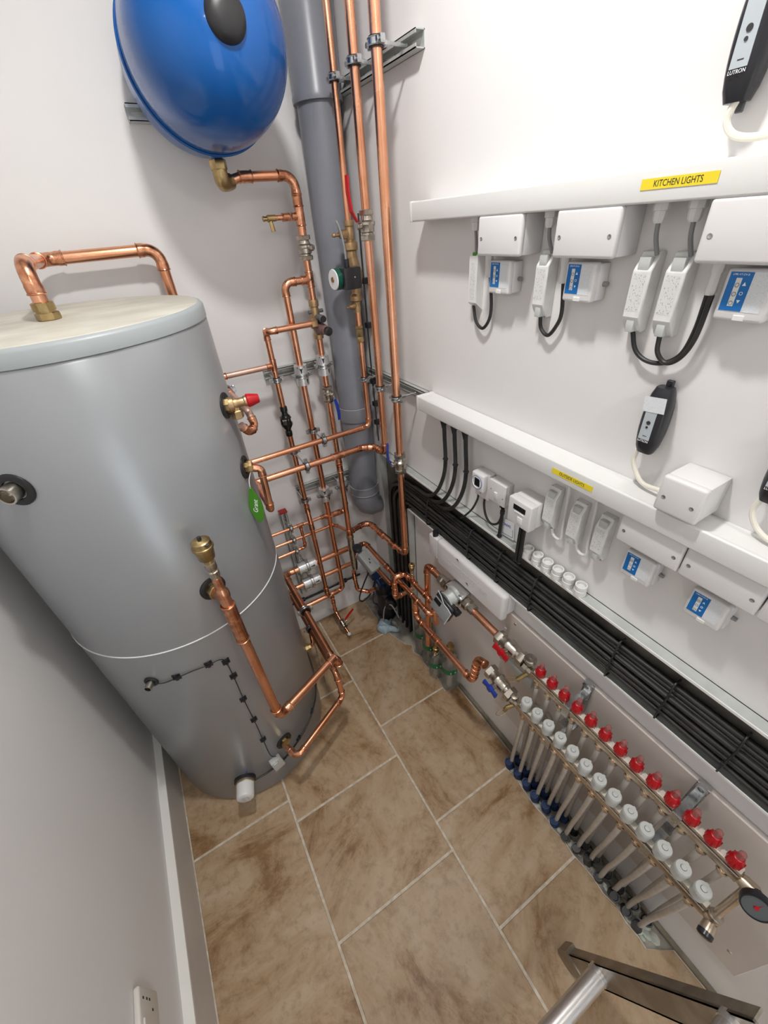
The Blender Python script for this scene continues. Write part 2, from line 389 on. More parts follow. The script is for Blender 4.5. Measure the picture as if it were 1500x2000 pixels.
def rail(label, p, q, out, w_=.013, h=.013, wide=None):
    """slotted strut channel from p to q, opening towards `out`"""
    p = V(p); q = V(q); a = (q-p).normalized(); L = (q-p).length; o = V(out).normalized(); s = a.cross(o).normalized()
    root = thing('strut_rail', label, 'rail', (p+q)/2)
    mx = Matrix((a, s, o)).transposed(); m_ = MB()
    n = max(2, int(L/.045)); st = L/n; t = .0018
    m_.box((0, -w_, 0), (L, -w_+t, h)).box((0, w_-t, 0), (L, w_, h)).box((0, -w_, h-t), (L, -w_*.5, h)).box((0, w_*.5, h-t), (L, w_, h))
    m_.box((0, -w_, 0), (L, -w_*.35, t)).box((0, w_*.35, 0), (L, w_, t))
    for i in range(n+1): m_.box((max(0, i*st-.009), -w_*.36, 0), (min(L, i*st+.009), w_*.36, t))
    m_.v = [p+mx@v for v in m_.v]
    m_.build('channel', 'galv', root)
    return root

# ================================================================== THE ROOM
XL, XR, YB, YF, ZC = -.441, .667, 1.40, -1.90, 2.42
def struct(name, mb, mat, smooth=0):
    o = mb.build(name, mat, None, smooth); o['kind'] = 'structure'; return o
struct('wall_right', MB().box((XR, YF-.1, -.04), (XR+.1, YB+.1, ZC+.05)), 'wall')
struct('wall_back', MB().box((XL-.1, YB, -.04), (XR, YB+.1, ZC+.05)), 'wall')
struct('wall_left', MB().box((XL-.1, YF-.1, -.04), (XL, YB, ZC+.05)), 'wall')
struct('wall_front', MB().box((XL, YF-.1, -.04), (-.22, YF, ZC+.05)).box((.48, YF-.1, -.04), (XR, YF, ZC+.05)).box((-.22, YF-.1, 1.63), (.48, YF, ZC+.05)), 'wall')  # the opening is added to let fill daylight into the room
struct('added_door_1', MB().box((-.24, YF-.11, 0), (-.215, YF+.012, 1.645)).box((.475, YF-.11, 0), (.50, YF+.012, 1.645)).box((-.24, YF-.11, 1.622), (.50, YF+.012, 1.645)), 'skirtw')  # frame of the added doorway, out of view
struct('ceiling', MB().box((XL, YF, ZC), (XR, YB, ZC+.05)), 'ceil')
sk = struct('baseboard_left', MB().box((XL, YF, 0), (-.418, YB, .158)), 'skirt')
MB().box((XL, YF, .158), (-.4175, YB, .1665)).build('top_edge', 'skirtw', sk, 0)
struct('baseboard_back', MB().box((-.418, YB-.014, 0), (XR, YB, .168)), 'wall')
fl = struct('floor', MB().box((XL, YF, -.035), (XR, YB, -.0035)), 'screed')
# grout bed with the rough cut-outs along the right-hand wall left open
def jag(y0, y1, x, amp, n):
    return [(x+random.uniform(-amp, amp), y0+(y1-y0)*i/n) for i in range(n+1)]
GX = .296
cut = [(.636, .735), ] 
edge_pts = [(.655, YF), (.655, -.150)]+[(.597, -.112)]+jag(-.09, .40, .603, .006, 14)+[(.650, .425), (.652, .735)]+jag(.745, 1.01, .600, .008, 7)+[(.585, 1.03), (.560, 1.10), (.545, 1.20), (.552, YB)]
def edge_x(y):
    for (xa, ya), (xb, yb) in zip(edge_pts, edge_pts[1:]):
        if ya <= y <= yb and yb > ya: return xa+(xb-xa)*(y-ya)/(yb-ya)
    return .655
poly = [(XL, YB), (XL, YF)]+edge_pts
gb = MB().prism(poly, -.012, -.0008).build('grout_bed', 'grout', fl, 0)
def tile(x0, y0, x1, y1, jagged=False):
    g = .0036; x0 += g; y0 += g; x1 -= g; y1 -= g
    if not jagged: pl = [(x0, y0), (x1, y0), (x1, y1), (x0, y1)]
    else:
        pl = [(x0, y0), (edge_x(y0)-.003, y0)]+[(x-.003, y) for x, y in edge_pts if y0+.002 < y < y1-.002]+[(edge_x(y1)-.003, y1), (x0, y1)]
    cx = sum(p[0] for p in pl)/len(pl); cy = sum(p[1] for p in pl)/len(pl)
    mb = MB(); n = len(pl); b = .0014
    def ins(p): 
        d = V((cx-p[0], cy-p[1])); return (p[0]+math.copysign(b, d.x), p[1]+math.copysign(b, d.y))
    lo = [V((*p, -.008)) for p in pl]; mid = [V((*p, -.0006)) for p in pl]; hi = [V((*ins(p), .0006)) for p in pl]
    mb.add(lo+mid+hi, [tuple(range(2*n, 3*n))]+[(i, (i+1) % n, n+(i+1) % n, n+i) for i in range(n)]+[(n+i, n+(i+1) % n, 2*n+(i+1) % n, 2*n+i) for i in range(n)])
    o = mb.build('floor_tile', 'tile', None, 0); loc = o.location.copy()
    o.parent = fl; o.location = loc-fl.location; return o
CX = -.0975
for a, b in ((YF, -.55), (-.55, -.05), (-.05, .716), (.716, 1.10), (1.10, YB)):
    tile(-.418, a, CX, b)
for a, b in ((YF, -.62), (-.62, -.25), (-.25, .315), (.315, .642), (.642, .999), (.999, YB)):
    tile(CX, a, GX, b)
for a, b in ((YF, -.62), (-.62, -.25), (-.25, .112), (.112, .400), (.400, .764), (.764, 1.137), (1.137, YB)):
    tile(GX, a, .65, b, True)
# lumps of screed and plaster in the cut-outs
rb = MB()
for i in range(150):
    y = random.uniform(-.11, .41); x = random.uniform(.604, .662); r_ = random.uniform(.003, .009)
    rb.sph((x, y, -.004+random.uniform(-.004, .003)), r_, (1, random.uniform(.7, 1.6), .6), 7, 5)
for i in range(60):
    y = random.uniform(.75, 1.35); x = random.uniform(.60, .662) if y < 1.02 else random.uniform(.56, .66); r_ = random.uniform(.003, .008)
    rb.sph((x, y, -.004), r_, (1.2, 1, .6), 7, 5)
r0 = rb.build('screed_rubble', 'screed', fl, 0); r0['kind'] = 'stuff'
M['plaster'] = pmat('pale_plaster', (.60, .57, .50), .9, noise=(.42, .46, .40), scale=25, bump=.6)
pb = MB()
for i in range(26):
    y = random.uniform(-.115, .39); x = random.uniform(.604, .622)
    pb.sph((x, y, -.002), random.uniform(.004, .009), (1, 1.7, .5), 8, 5)
for i in range(10): pb.sph((.615+random.uniform(-.01, .02), -.10+random.uniform(-.015, .03), -.001), random.uniform(.007, .013), (1, 1.3, .35), 8, 5)
o = pb.build('plaster_lumps', 'plaster', fl, 60); o['kind'] = 'stuff'

# access panel on the right-hand wall
ap = dev('access_panel', 'wide beige painted board screwed to the wall behind the heating manifold', 'panel', 0.16, .411)
MB().rbox((-.384, -.241, 0.0002), (.385, .241, .012), .002, 1).build('board', 'panel', ap, 30)
for u, v in ((-.349, .215), (.349, -.173), (.349, .200), (-.349, -.18)):
    s = MB().lathe((u, v, .0115), (0, 0, 1), [(0, .0048), (.0012, .0042), (.0014, .0005)], 14); s.build('screw', 'zinc', ap)
M['gap'] = pmat('painted_gap_shade', (.17, .145, .10), .7, noise=(.24, .21, .16), scale=20)  # dark tone of the shaded floor gap put into the colour
struct('gap_shade_strip_1', MB().rbox((.6545, YF, -.003), (.667, .735, .011), .002, 1), 'gap', 30)  # solid strip painted dark to stand for the shaded gap at the floor

# ================================================================== TANK
TC = V((-.127, 1.06, 0)); TR = .2755
tk = thing('hot_water_cylinder', 'large silver grey upright cylinder tank filling the left side', 'tank', TC)
tm = MB().lathe(TC+V((0, 0, .004)), (0, 0, 1), [(0, TR-.012), (.004, TR-.004), (.010, TR), (.816, TR), (1.455, TR), (1.460, TR-.003)], 96)
tm.build('jacket', 'tank', tk, 40)
tm = MB().lathe(TC+V((0, 0, 1.464)), (0, 0, 1), [(0, TR-.003), (.001, TR+.001), (.022, TR+.001), (.027, TR-.003), (.0285, TR-.009)], 96)
tm.build('lid', 'tankrim', tk, 40)
MB().lathe(TC+V((0, 0, 1.4922)), (0, 0, 1), [(0, TR-.008), (.0012, TR-.010)], 96).build('lid_top', 'tanktop', tk, 30, 'dusty cream top of the tank')
MB().torus(TC+V((0, 0, .820)), (0, 0, 1), TR+.0002, .0018, 128, 8).build('band', 'paper', tk, 60, 'thin pale band round the tank')
def tpt(px_ang, z, d=0):
    a = math.radians(px_ang); return TC+V(((TR+d)*math.cos(a), (TR+d)*math.sin(a), z))
def tdir(a): a = math.radians(a); return V((math.cos(a), math.sin(a), 0))
def boss(ang, z, R=.030, stub=None, hollow=False):
    MB().lathe(tpt(ang, z, -.008), tdir(ang), [(0, R*1.02), (.0105, R), (.012, R*.9), (.012, R*.62), (.004, R*.55)], 28).build('rubber_grommet', 'black', tk)
    if hollow:
        MB().lathe(tpt(ang, z, -.002), tdir(ang), [(0, R*.52), (.024, R*.52), (.024, R*.42), (.006, R*.40), (.006, .001)], 24, cap=False).build('pipe_stub', 'nickel', tk)
    if stub: 
        MB().lathe(tpt(ang, z, -.004), tdir(ang), [(0, stub), (.016, stub)], 8).build('brass_boss', 'brass', tk)
boss(-118.7, 1.281, .030, hollow=True)
boss(-118.5, .723, .017, hollow=True)
boss(-27.6, 1.296, .028, .017)
boss(-27.3, 1.141, .028, .015)
boss(-73.0, .943, .030, .020)
boss(-71.6, .209, .028, .017)
# immersion / stat cap
MB().lathe(tpt(-104.0, .135, -.004), tdir(-104), [(0, .034), (.012, .034), (.014, .031)], 32).build('rubber_grommet', 'black', tk)
MB().lathe(tpt(-104.0, .135, .006), tdir(-104), [(0, .0295), (.010, .0300), (.012, .0285)], 32).build('collar', 'champ', tk)
MB().lathe(tpt(-104.0, .135, .012), tdir(-104), [(0, .0275), (.040, .0275), (.046, .026), (.048, .023)], 32).build('thermostat_cap', 'white', tk, 40, 'round white cap near the foot of the tank')
MB().lathe(tpt(-104.0, .135, .0605), tdir(-104), [(0, .014), (.0006, .014)], 20).build('thermostat_print', 'smudge', tk)
o = MB().sph(tpt(-101.0, .177, .0), .003, (1, 1, 1), 10, 8).build('blue_dot', 'bluep', tk)
# sensor cable with stick-on clips
scb = thing('sensor_cable', 'thin black sensor lead stuck to the tank with black square clips', 'cable', tpt(-95, .15, .004))
pts = [tpt(-116.5, .716, .004), tpt(-112, .715, .003), tpt(-105.9, .724, .004), tpt(-97, .730, .003), tpt(-89.9, .728, .004), tpt(-85, .728, .004), tpt(-82.4, .712, .004),
       tpt(-82.0, .641, .004), tpt(-82.6, .532, .004), tpt(-82.6, .419, .004), tpt(-83, .30, .004), tpt(-83.2, .20, .004), tpt(-80, .172, .005)]
MB().tube(smoothpath(pts, 6), .0013, 8).build('lead', 'cable', scb)
def pad(root, ang, z, rot=0):
    e = MB().box((-.0095, -.0095, 0), (.0095, .0095, .0022)).box((-.0035, -.0095, .0022), (.0035, .0095, .0055)).box((-.007, -.002, .0022), (.007, .002, .008))
    n = tdir(ang); t = V((-n.y, n.x, 0)); mx = Matrix((t, V((0, 0, 1)), n)).transposed() @ Matrix.Rotation(rot, 3, 'Z')
    c = tpt(ang, z, -.0006); e.v = [c+mx@q for q in e.v]; e.build('cable_clip', 'blackp', root, 0)
for a, z in ((-105.9, .724), (-89.9, .728), (-82.1, .706), (-81.9, .641), (-82.7, .532), (-82.5, .419), (-82.9, .300)): pad(scb, a, z)
jb = thing('sensor_junction_box', 'small translucent white box stuck low on the tank between cap and brass outlet', 'box', tpt(-81.5, .150, .005))
e = MB().rbox((-.019, -.029, 0), (.019, .029, .020), .0035, 2).rbox((-.012, .012, .020), (.005, .026, .025), .0015, 1)
n = tdir(-81.5); t = V((-n.y, n.x, 0)); mx = Matrix((t, V((0, 0, 1)), n)).transposed() @ Matrix.Rotation(.10, 3, 'Z'); e.v = [tpt(-81.5, .146, -.001)+mx@q for q in e.v]
e.build('enclosure', 'cap', jb)
low = thing('immersion_cable', 'black flex looped low round the tank foot behind the brass outlet', 'cable', tpt(-40, .14, .005))
MB().tube(smoothpath([tpt(-98, .118, .006), tpt(-88, .116, .003), tpt(-75, .122, .003), tpt(-61.2, .140, .004), tpt(-50, .146, .004), tpt(-40.8, .150, .004), tpt(-28, .155, .004), tpt(-14, .17, .004), tpt(-4, .22, .003), tpt(6, .28, .003)], 8), .0030, 8).build('flex', 'cable', low)
for a, z in ((-61.2, .142), (-40.8, .150), (-19.4, .160)): pad(low, a, z, .5)

# ================================================================== BLUE VESSEL
VC = V((.312, 1.24, 1.893)); VR = .148
ve = thing('expansion_vessel', 'glossy blue expansion vessel mounted high on the back wall', 'vessel', VC)
fr = []
for k in range(17):
    t = k/16*math.pi/2; fr.append((.085+.150*math.sin(t), max(.0008, (VR-.002)*math.cos(t)**.85 if t < math.pi/2-1e-6 else .0008)))
MB().lathe(VC, (0, -1, 0), [(0, VR-.004), (.006, VR-.001), (.06, VR)]+fr, 72).build('front_shell', 'blue', ve, 50)
bk = [(0, VR-.004), (.070, VR-.003)]+[(.070+.080*math.sin(k/10*math.pi/2), (VR-.003)*math.cos(k/10*math.pi/2)**.7 if k < 10 else .0008) for k in range(1, 11)]
MB().lathe(VC, (0, 1, 0), bk, 72).build('rear_shell', 'blue', ve, 50)
MB().torus(VC+V((0, -.004, 0)), (0, 1, 0), VR, .0030, 96, 8).build('seam', 'blue', ve, 60)
MB().lathe((.312, 1.012, 1.893), (0, -1, 0), [(-.012, .034), (.004, .034), (.012, .031), (.018, .024), (.020, .012), (.0205, .001)], 36).build('valve_cap', 'black', ve, 50, 'black round cap on the front of the vessel')
MB().cyl((.304, 1.262, 1.775), (.304, 1.262, 1.722), .0125, 20).build('inlet', 'blue', ve)
rail('short galvanised wall bracket behind the blue vessel', (.158, 1.40, 1.838), (.47, 1.40, 1.832), (0, -1, 0), .015, .030)
el = thing('brass_elbow', 'aged brass elbow screwed under the blue vessel', 'fitting', (.305, 1.265, 1.705))
MB().hexn((.304, 1.262, 1.742), (0, 0, -1), .020, .0195).build('union_nut', 'brass', el)
MB().tube([V((.304, 1.262, 1.725)), V((.304, 1.262, 1.712)), V((.305, 1.266, 1.703)), V((.309, 1.274, 1.699)), V((.320, 1.286, 1.700)), V((.332, 1.292, 1.704))], .0165, 18).build('body', 'brass', el)

# ================================================================== SOIL PIPE
sp = thing('soil_pipe', 'thick dark grey plastic waste pipe standing in the back corner', 'pipe', (.603, 1.32, .6))
MB().cyl((.603, 1.32, .66), (.603, 1.32, 1.87), .055, 64).build('pipe', 'soil', sp)
MB().lathe((.603, 1.32, 1.850), (0, 0, 1), [(0, .056), (0, .0635), (.010, .0645), (.018, .0615), (ZC-1.852, .0615)], 64).build('socket', 'soil', sp)
MB().lathe((.603, 1.32, 1.010), (0, 0, 1), [(0, .0555), (.001, .0595), (.045, .0605), (.048, .0600), (.049, .0555)], 64).build('coupler', 'soil', sp)
M['soilr'] = pmat('pale_seal_edge', (.42, .43, .46), .4)
MB().torus((.603, 1.32, 1.060), (0, 0, 1), .0590, .0014, 64, 8).build('seal_ring', 'soilr', sp)
MB().lathe((.603, 1.32, .690), (0, 0, 1), [(0, .0555), (.001, .0590), (.032, .0590), (.034, .0555)], 64).build('socket', 'soil', sp)
MB().torus((.603, 1.32, .725), (0, 0, 1), .0585, .0014, 64, 8).torus((.603, 1.32, .690), (0, 0, 1), .0585, .0014, 64, 8).build('seal_ring', 'soilr', sp)
MB().tube([V((.603, 1.32, .70)), V((.603, 1.32, .665)), V((.606, 1.322, .645)), V((.615, 1.326, .625)), V((.630, 1.33, .612)), V((.664, 1.34, .605))], .055, 48).build('bend', 'soil', sp)

# ================================================================== COPPER PIPEWORK
Z1 = ZC
P1a = pipe_run('thinnest of the three copper risers by the grey waste pipe, above its pump', [(.597, 1.205, Z1), (.597, 1.205, 1.603)], .0082)
P1b = pipe_run('copper pipe from below the black pump, turning left across to the tank', [(.597, 1.205, 1.385), (.597, 1.205, 1.018), (.115, 1.205, 1.016)], .0090)
P2a = pipe_run('middle copper riser above the red handled valve', [(.592, 1.093, Z1), (.592, 1.093, 1.615)], .0105)
P2b = pipe_run('middle copper riser below the red handled valve, crossing left to the loop at the tank', [(.592, 1.093, 1.565), (.592, 1.093, .957), (.582, 1.150, .962), (.545, 1.172, .962), (.160, 1.172, .962)], .0105, br=.020)
TL = pipe_run('copper loop from the tank union down and back to the lower crossing pipe', [(.168, 1.172, .962), (.165, 1.150, .964), (.149, .925, 1.006), (.152, .922, 1.130), (.125, .930, 1.140)], .0085, br=.012, soft=(1,))
P3a = pipe_run('long right-hand copper riser above the blue levered valve', [(.583, .983, Z1), (.583, .983, 1.005)], .0112)
P3b = pipe_run('copper pipe below the blue levered valve, running down in front of the black cables', [(.583, .983, .94), (.583, .983, .585), (.569, 1.225, .585), (.545, 1.243, .585), (.462, 1.215, .595), (.453, 1.178, .606)], .0105)
for q, d in (((.575, 1.06, .585), (-.05, 1, 0)), ((.571, 1.14, .585), (-.05, 1, 0))): coupling(P3b, q, d, .0105)
tee(P2b, (.451, 1.172, .962), (1, 0, 0), (0, 0, -1), .0105, .0095)
V4 = pipe_run('copper pipe dropping from the tee to the grey zone valve', [(.451, 1.172, .930), (.449, 1.172, .612)], .0095)
coupling(V4, (.4508, 1.172, .915), (0, 0, 1), .0095)
coupling(V4, (.4493, 1.172, .632), (0, 0, 1), .0095)
V3a = pipe_run('copper pipe from under the blue vessel bending down the back wall', [(.332, 1.296, 1.705), (.360, 1.300, 1.712), (.499, 1.300, 1.712), (.499, 1.300, 1.575)], .0110, soft=(1,), br=.030)
coupling(V3a, (.372, 1.300, 1.712), (1, 0, 0), .0110)
coupling(V3a, (.499, 1.300, 1.660), (0, 0, 1), .0110, .028)
tee(V3a, (.499, 1.300, 1.625), (0, 0, 1), (-1, 0, 0), .0110, .0080, .046)
coupling(V3a, (.459, 1.300, 1.625), (1, 0, 0), .0080, .020)
V3b = pipe_run('copper pipe between the unlevered valve and the pressure reducer', [(.499, 1.300, 1.530), (.499, 1.300, 1.405)], .0100)
tee(V3b, (.499, 1.300, 1.474), (0, 0, 1), (-1, 0, 0), .0100, .0100)
V3c = pipe_run('short copper pipe through the foil collar under the pressure reducer', [(.499, 1.300, 1.318), (.499, 1.300, 1.160)], .0100)
V3d = pipe_run('copper pipe below the blue levered back wall valve, behind the crossing pipes', [(.500, 1.300, 1.100), (.500, 1.300, .642), (.405, 1.300, .648)], .0100)
coupling(V3d, (.455, 1.300, .645), (1, 0, 0), .0100)
V2 = pipe_run('copper pipe looping out of the tee and down the middle of the back wall', [(.485, 1.300, 1.474), (.419, 1.300, 1.474), (.424, 1.300, .228), (.215, 1.300, .222)], .0102)
V1 = pipe_run('left-hand copper pipe on the back wall above the black tundish', [(.470, 1.268, 1.362), (.336, 1.268, 1.362), (.336, 1.300, 1.357), (.337, 1.300, 1.120)], .0088, br=.014)
tee(V1, (.3365, 1.300, 1.259), (0, 0, 1), (-1, 0, 0), .0088, .0080)
V1b = pipe_run('copper pipe dropping from the black tundish to the low tee', [(.338, 1.300, 1.040), (.341, 1.300, .715), (.339, 1.284, .640), (.342, 1.284, .250), (.352, 1.295, .232)], .0092, br=.035)
coupling(V1b, (.3418, 1.284, .285), (0, 0, 1), .0092)
DC = pipe_run('copper branch from the safety valve back to the wall tee', [(.325, 1.300, 1.259), (.165, 1.300, 1.259), (.158, 1.10, 1.268), (.166, .960, 1.262), (.170, .945, 1.232), (.152, .925, 1.222), (.135, .917, 1.250)], .0085, br=.016, mat='coppale', soft=(3,))
A_ = pipe_run('uppermost of three thin copper pipes leaving behind the tank', [(.412, 1.300, .652), (.020, 1.300, .656)], .0062)
coupling(A_, (.398, 1.300, .652), (1, 0, 0), .0078, .02)
AL = pipe_run('thin copper pipe joining the upper thin pipe to the lowest one', [(.300, 1.300, .648), (.301, 1.300, .542), (.030, 1.300, .538)], .0062)
tee(AL, (.300, 1.300, .654), (1, 0, 0), (0, 0, -1), .0062, .0062)
B_ = pipe_run('middle of three thin copper pipes, bent forward to the zone valve', [(.020, 1.300, .597), (.437, 1.300, .595), (.455, 1.195, .620)], .0062, br=.02)
D_ = pipe_run('upper foil collared copper pipe turning forward past the tank', [(.500, 1.300, .443), (.190, 1.300, .445), (.190, .842, .446)], .0120)
E_ = pipe_run('lower foil collared copper pipe turning forward and down to the tank', [(.500, 1.300, .353), (.187, 1.300, .352), (.192, .835, .352), (.194, .824, .222), (-.020, .722, .214), (-.038, .772, .209)], .0100, br=.020)
F_ = pipe_run('thick copper pipe rising in front of the tank up to the air vent tee', [(.186, .823, .446), (-.022, .736, .446), (-.030, .742, .955), ], .0128)
MB().lathe((-.0295, .742, .800), (0, 0, 1), [(0, .0132), (0, .0155), (.125, .0155), (.125, .0135)], 24).torus((-.0295, .742, .803), (0, 0, 1), .0150, .0022, 28, 8).torus((-.0300, .742, .925), (0, 0, 1), .0150, .0022, 28, 8).build('sleeve', 'copper2', F_)
MB().lathe((-.030, .742, .955), (0, 0, 1), [(0, .0145), (.012, .0145), (.022, .0098), (.024, .0096), (.055, .0096)], 24).torus((-.030, .742, .972), (0, 0, 1), .0105, .0015, 24, 8).build('reducer', 'copper2', F_)
MB().tube([V((-.046, .797, .943)), V((-.038, .770, .943)), V((-.030, .745, .943))], .0140, 20).build('branch', 'copper2', F_)
MB().lathe(tpt(-73, .943, .008), tdir(-73), [(0, .018), (.002, .020), (.014, .020), (.016, .018)], 8).build('union_nut', 'brass', F_)
coupling(F_, (.186, .823, .446), (V((.208, .087, 0))), .0128, .030)
# knuckle joining the two forward runs
MB().tube([V((.190, .850, .446)), V((.190, .835, .446)), V((.196, .826, .440)), V((.205, .824, .428)), V((.206, .824, .412))], .0135, 18).torus((.206, .824, .412), (0, 0, 1), .0135, .002, 24, 8).build('elbow', 'copper2', D_)
TT = pipe_run('copper loop on top of the tank reaching back down behind it', [(-.127, 1.045, 1.520), (-.127, 1.045, 1.583), (-.127, 1.345, 1.583), (.124, 1.345, 1.583), (.124, 1.345, 1.30)], .0130, br=.030)
tf = thing('tank_top_union', 'brass union on top of the tank under the copper loop', 'fitting', (-.127, 1.045, 1.4935))
MB().hexn((-.127, 1.045, 1.4937), (0, 0, 1), .013, .0205).build('boss_nut', 'brass', tf)
MB().lathe((-.127, 1.045, 1.506), (0, 0, 1), [(0, .017), (.004, .017), (.004, .0195), (.017, .0195), (.018, .0165)], 8).build('union_nut', 'brass', tf)
# drain at the bottom of the low tee
DR = pipe_run('short copper drain leg angled forward from the low tee to the floor', [(.366, 1.300, .190), (.366, 1.298, .110), (.370, 1.262, .082)], .0085, br=.016)
tee(V2, (.366, 1.300, .226), (1, 0, 0), (0, 0, -1), .0102, .0085)
coupling(DR, (.366, 1.300, .175), (0, 0, 1), .0085, .016)
dv = valve('small nickel drain valve with red lever near the floor tiles', (.373, 1.243, .068), (.06, -.85, -.50), .0080, .045, name='drain_valve', stem=(.9, .1, .45), lever=[(.388, 1.245, .086), (.400, 1.248, .094), (.418, 1.254, .102), (.442, 1.262, .110)], lmat='red')
MB().cyl((.376, 1.225, .056), (.379, 1.200, .043), .0065, 14).build('tail_pipe', 'copper2', dv)
MB().lathe((.379, 1.201, .0435), (.06, -.85, -.50), [(0, .0078), (.004, .0085), (.011, .0075), (.014, .003)], 16).build('end_plug', 'white', dv)
# right-hand group
Q1 = pipe_run('long copper pipe running forward from the zone valve above the floor', [(.485, 1.270, .46), (.553, 1.270, .46), (.553, .795, .46), (.575, .790, .452), (.588, .795, .385)], .0098, br=.014)
tee(Q1, (.553, .880, .46), (0, 1, 0), (0, 0, -1), .0098, .0100)
coupling(Q1, (.553, 1.080, .46), (0, 1, 0), .0098)
Q4 = pipe_run('copper pipe running forward in front of the bottles to the blue handled valve', [(.553, .880, .440), (.556, .884, .352), (.560, .562, .352), (.560, .545, .492), (.560, .512, .500)], .0115, br=.026)
coupling(Q4, (.558, .760, .352), (0, 1, 0), .0115); coupling(Q4, (.560, .553, .425), (0, -.12, 1), .0115, .030)
Q2 = pipe_run('copper pipe beside the long forward one, ending at the upright bend', [(.500, 1.215, .455), (.513, 1.205, .455), (.520, .998, .455)], .0088, soft=(1,))
Q3 = pipe_run('copper pipe with an upright bend, running forward below the small air vent', [(.615, .995, .378), (.526, .985, .385), (.526, .980, .503), (.570, .974, .503), (.572, .790, .500), (.574, .784, .43)], .0098, br=.016)
tee(Q3, (.572, .925, .502), (0, 1, 0), (0, 0, 1), .0098, .0070)
coupling(Q3, (.526, .982, .435), (0, 0, 1), .0098, .020)
coupling(Q3, (.572, .832, .501), (0, 1, 0), .0098, .024)
Q5 = pipe_run('copper pipe rising to an elbow and running forward into the circulation pump', [(.595, .860, .180), (.595, .860, .622), (.595, .770, .620)], .0115, br=.020)
Q6 = pipe_run('copper pipe from the circulation pump forward to the red handled manifold valve', [(.595, .628, .616), (.595, .518, .614)], .0112)
# ---------------- valves on the runs
valve('nickel valve with long red lever on the middle riser', (.592, 1.093, 1.592), (0, 0, 1), .0105, .066, stem=(-1, -.1, 0), lever=[(.563, 1.088, 1.600), (.548, 1.086, 1.622), (.544, 1.086, 1.660), (.545, 1.086, 1.690)], lmat='red')
valve('nickel valve with blue lever on the right-hand riser beside the black cables', (.583, .983, .972), (0, 0, 1), .0105, .070, stem=(-1, .15, 0), lever=[(.553, .985, .975), (.542, .985, .990), (.540, .985, 1.020), (.543, .985, 1.050)], lmat='bluep')
valve('nickel valve without lever on the back wall under the vessel pipe', (.499, 1.300, 1.552), (0, 0, 1), .0108, .062, stem=(.5, -1, 0))
valve('nickel valve with short blue lever hanging down on the back wall', (.499, 1.300, 1.130), (0, 0, 1), .0095, .056, stem=(.35, -1, 0), lever=[(.510, 1.270, 1.118), (.512, 1.264, 1.100), (.514, 1.262, 1.072), (.513, 1.262, 1.046)], lmat='bluep')
dk = thing('drain_cock', 'small brass drain cock on the tee below the blue vessel', 'valve', (.42, 1.300, 1.62))
MB().cyl((.452, 1.300, 1.625), (.425, 1.300, 1.625), .0062, 12).build('tail', 'copper2', dk)
MB().lathe((.430, 1.300, 1.625), (-1, 0, 0), [(0, .0075), (.022, .0085), (.024, .006), (.030, .005), (.031, .0065), (.035, .006)], 12).build('body', 'brass', dk)
MB().cyl((.414, 1.300, 1.625), (.417, 1.298, 1.596), .0050, 10, .0062).build('hose_tail', 'brass', dk)
# ---------------- pressure reducing valve
pr_ = thing('pressure_reducing_valve', 'brass multibloc with clear domed gauge cap on the back wall pipe', 'valve', (.499, 1.300, 1.36))
MB().lathe((.499, 1.300, 1.415), (0, 0, -1), [(-.006, .0135), (0, .0150), (.012, .0150), (.014, .012), (.030, .0135), (.048, .0165), (.070, .0165), (.082, .0125), (.088, .012), (.092, .0155), (.104, .0155), (.106, .011)], 18).build('body', 'dzr', pr_)
MB().cyl((.499, 1.300, 1.362), (.472, 1.268, 1.362), .0120, 14).hexn((.486, 1.268, 1.362), (-1, 0, 0), .018, .0145).build('inlet_union', 'dzr', pr_)
MB().cyl((.500, 1.295, 1.372), (.502, 1.262, 1.372), .0110, 16).lathe((.502, 1.264, 1.372), (.05, -1, 0), [(0, .011), (.010, .011), (.012, .008)], 16).build('relief_head', 'dgrey', pr_)
MB().lathe((.503, 1.251, 1.372), (.05, -1, 0), [(0, .0095), (.003, .0090)], 16).build('relief_disc', 'blackp', pr_)
MB().cyl((.525, 1.300, 1.388), (.478, 1.300, 1.388), .0055, 10).build('cross_plug', 'dgrey', pr_)
MB().lathe((.499, 1.292, 1.344), (.18, -1, -.10), [(0, .0165), (.012, .0170), (.026, .0165), (.046, .0120), (.048, .0118)], 22).build('clear_dome', 'sight', pr_, 40, 'pinkish clear cover')
MB().lathe((.499, 1.292, 1.344), (.18, -1, -.10), [(.002, .0150), (.008, .0178), (.012, .0178), (.014, .0150)], 22).build('dome_collar', 'dgrey', pr_)
MB().lathe((.507, 1.245, 1.339), (.18, -1, -.10), [(0, .0125), (.012, .0125), (.014, .010)], 18).build('adjuster_knob', 'blackp', pr_)
# ---------------- tundish
td = thing('tundish', 'black plastic tundish in the left-hand back wall pipe', 'tundish', (.3375, 1.300, 1.03))
MB().lathe((.3375, 1.300, 1.128), (0, 0, -1), [(0, .0105), (.002, .0118), (.016, .0118), (.018, .0095), (.026, .0100), (.040, .0190)], 24).build('upper_cup', 'blackg', td)
MB().lathe((.3375, 1.300, 1.070), (0, 0, -1), [(0, .0195), (.006, .0195), (.022, .0100), (.028, .0095), (.030, .0118), (.044, .0118), (.046, .0105)], 24).build('lower_funnel', 'blackg', td)
for k in range(3):
    a = k*2.1+.5; c = V((.3375+.0165*math.cos(a), 1.300+.0165*math.sin(a), 0))
    MB().box((c.x-.003, c.y-.003, 1.062), (c.x+.003, c.y+.003, 1.092)).build('strut', 'blackg', td, 0)
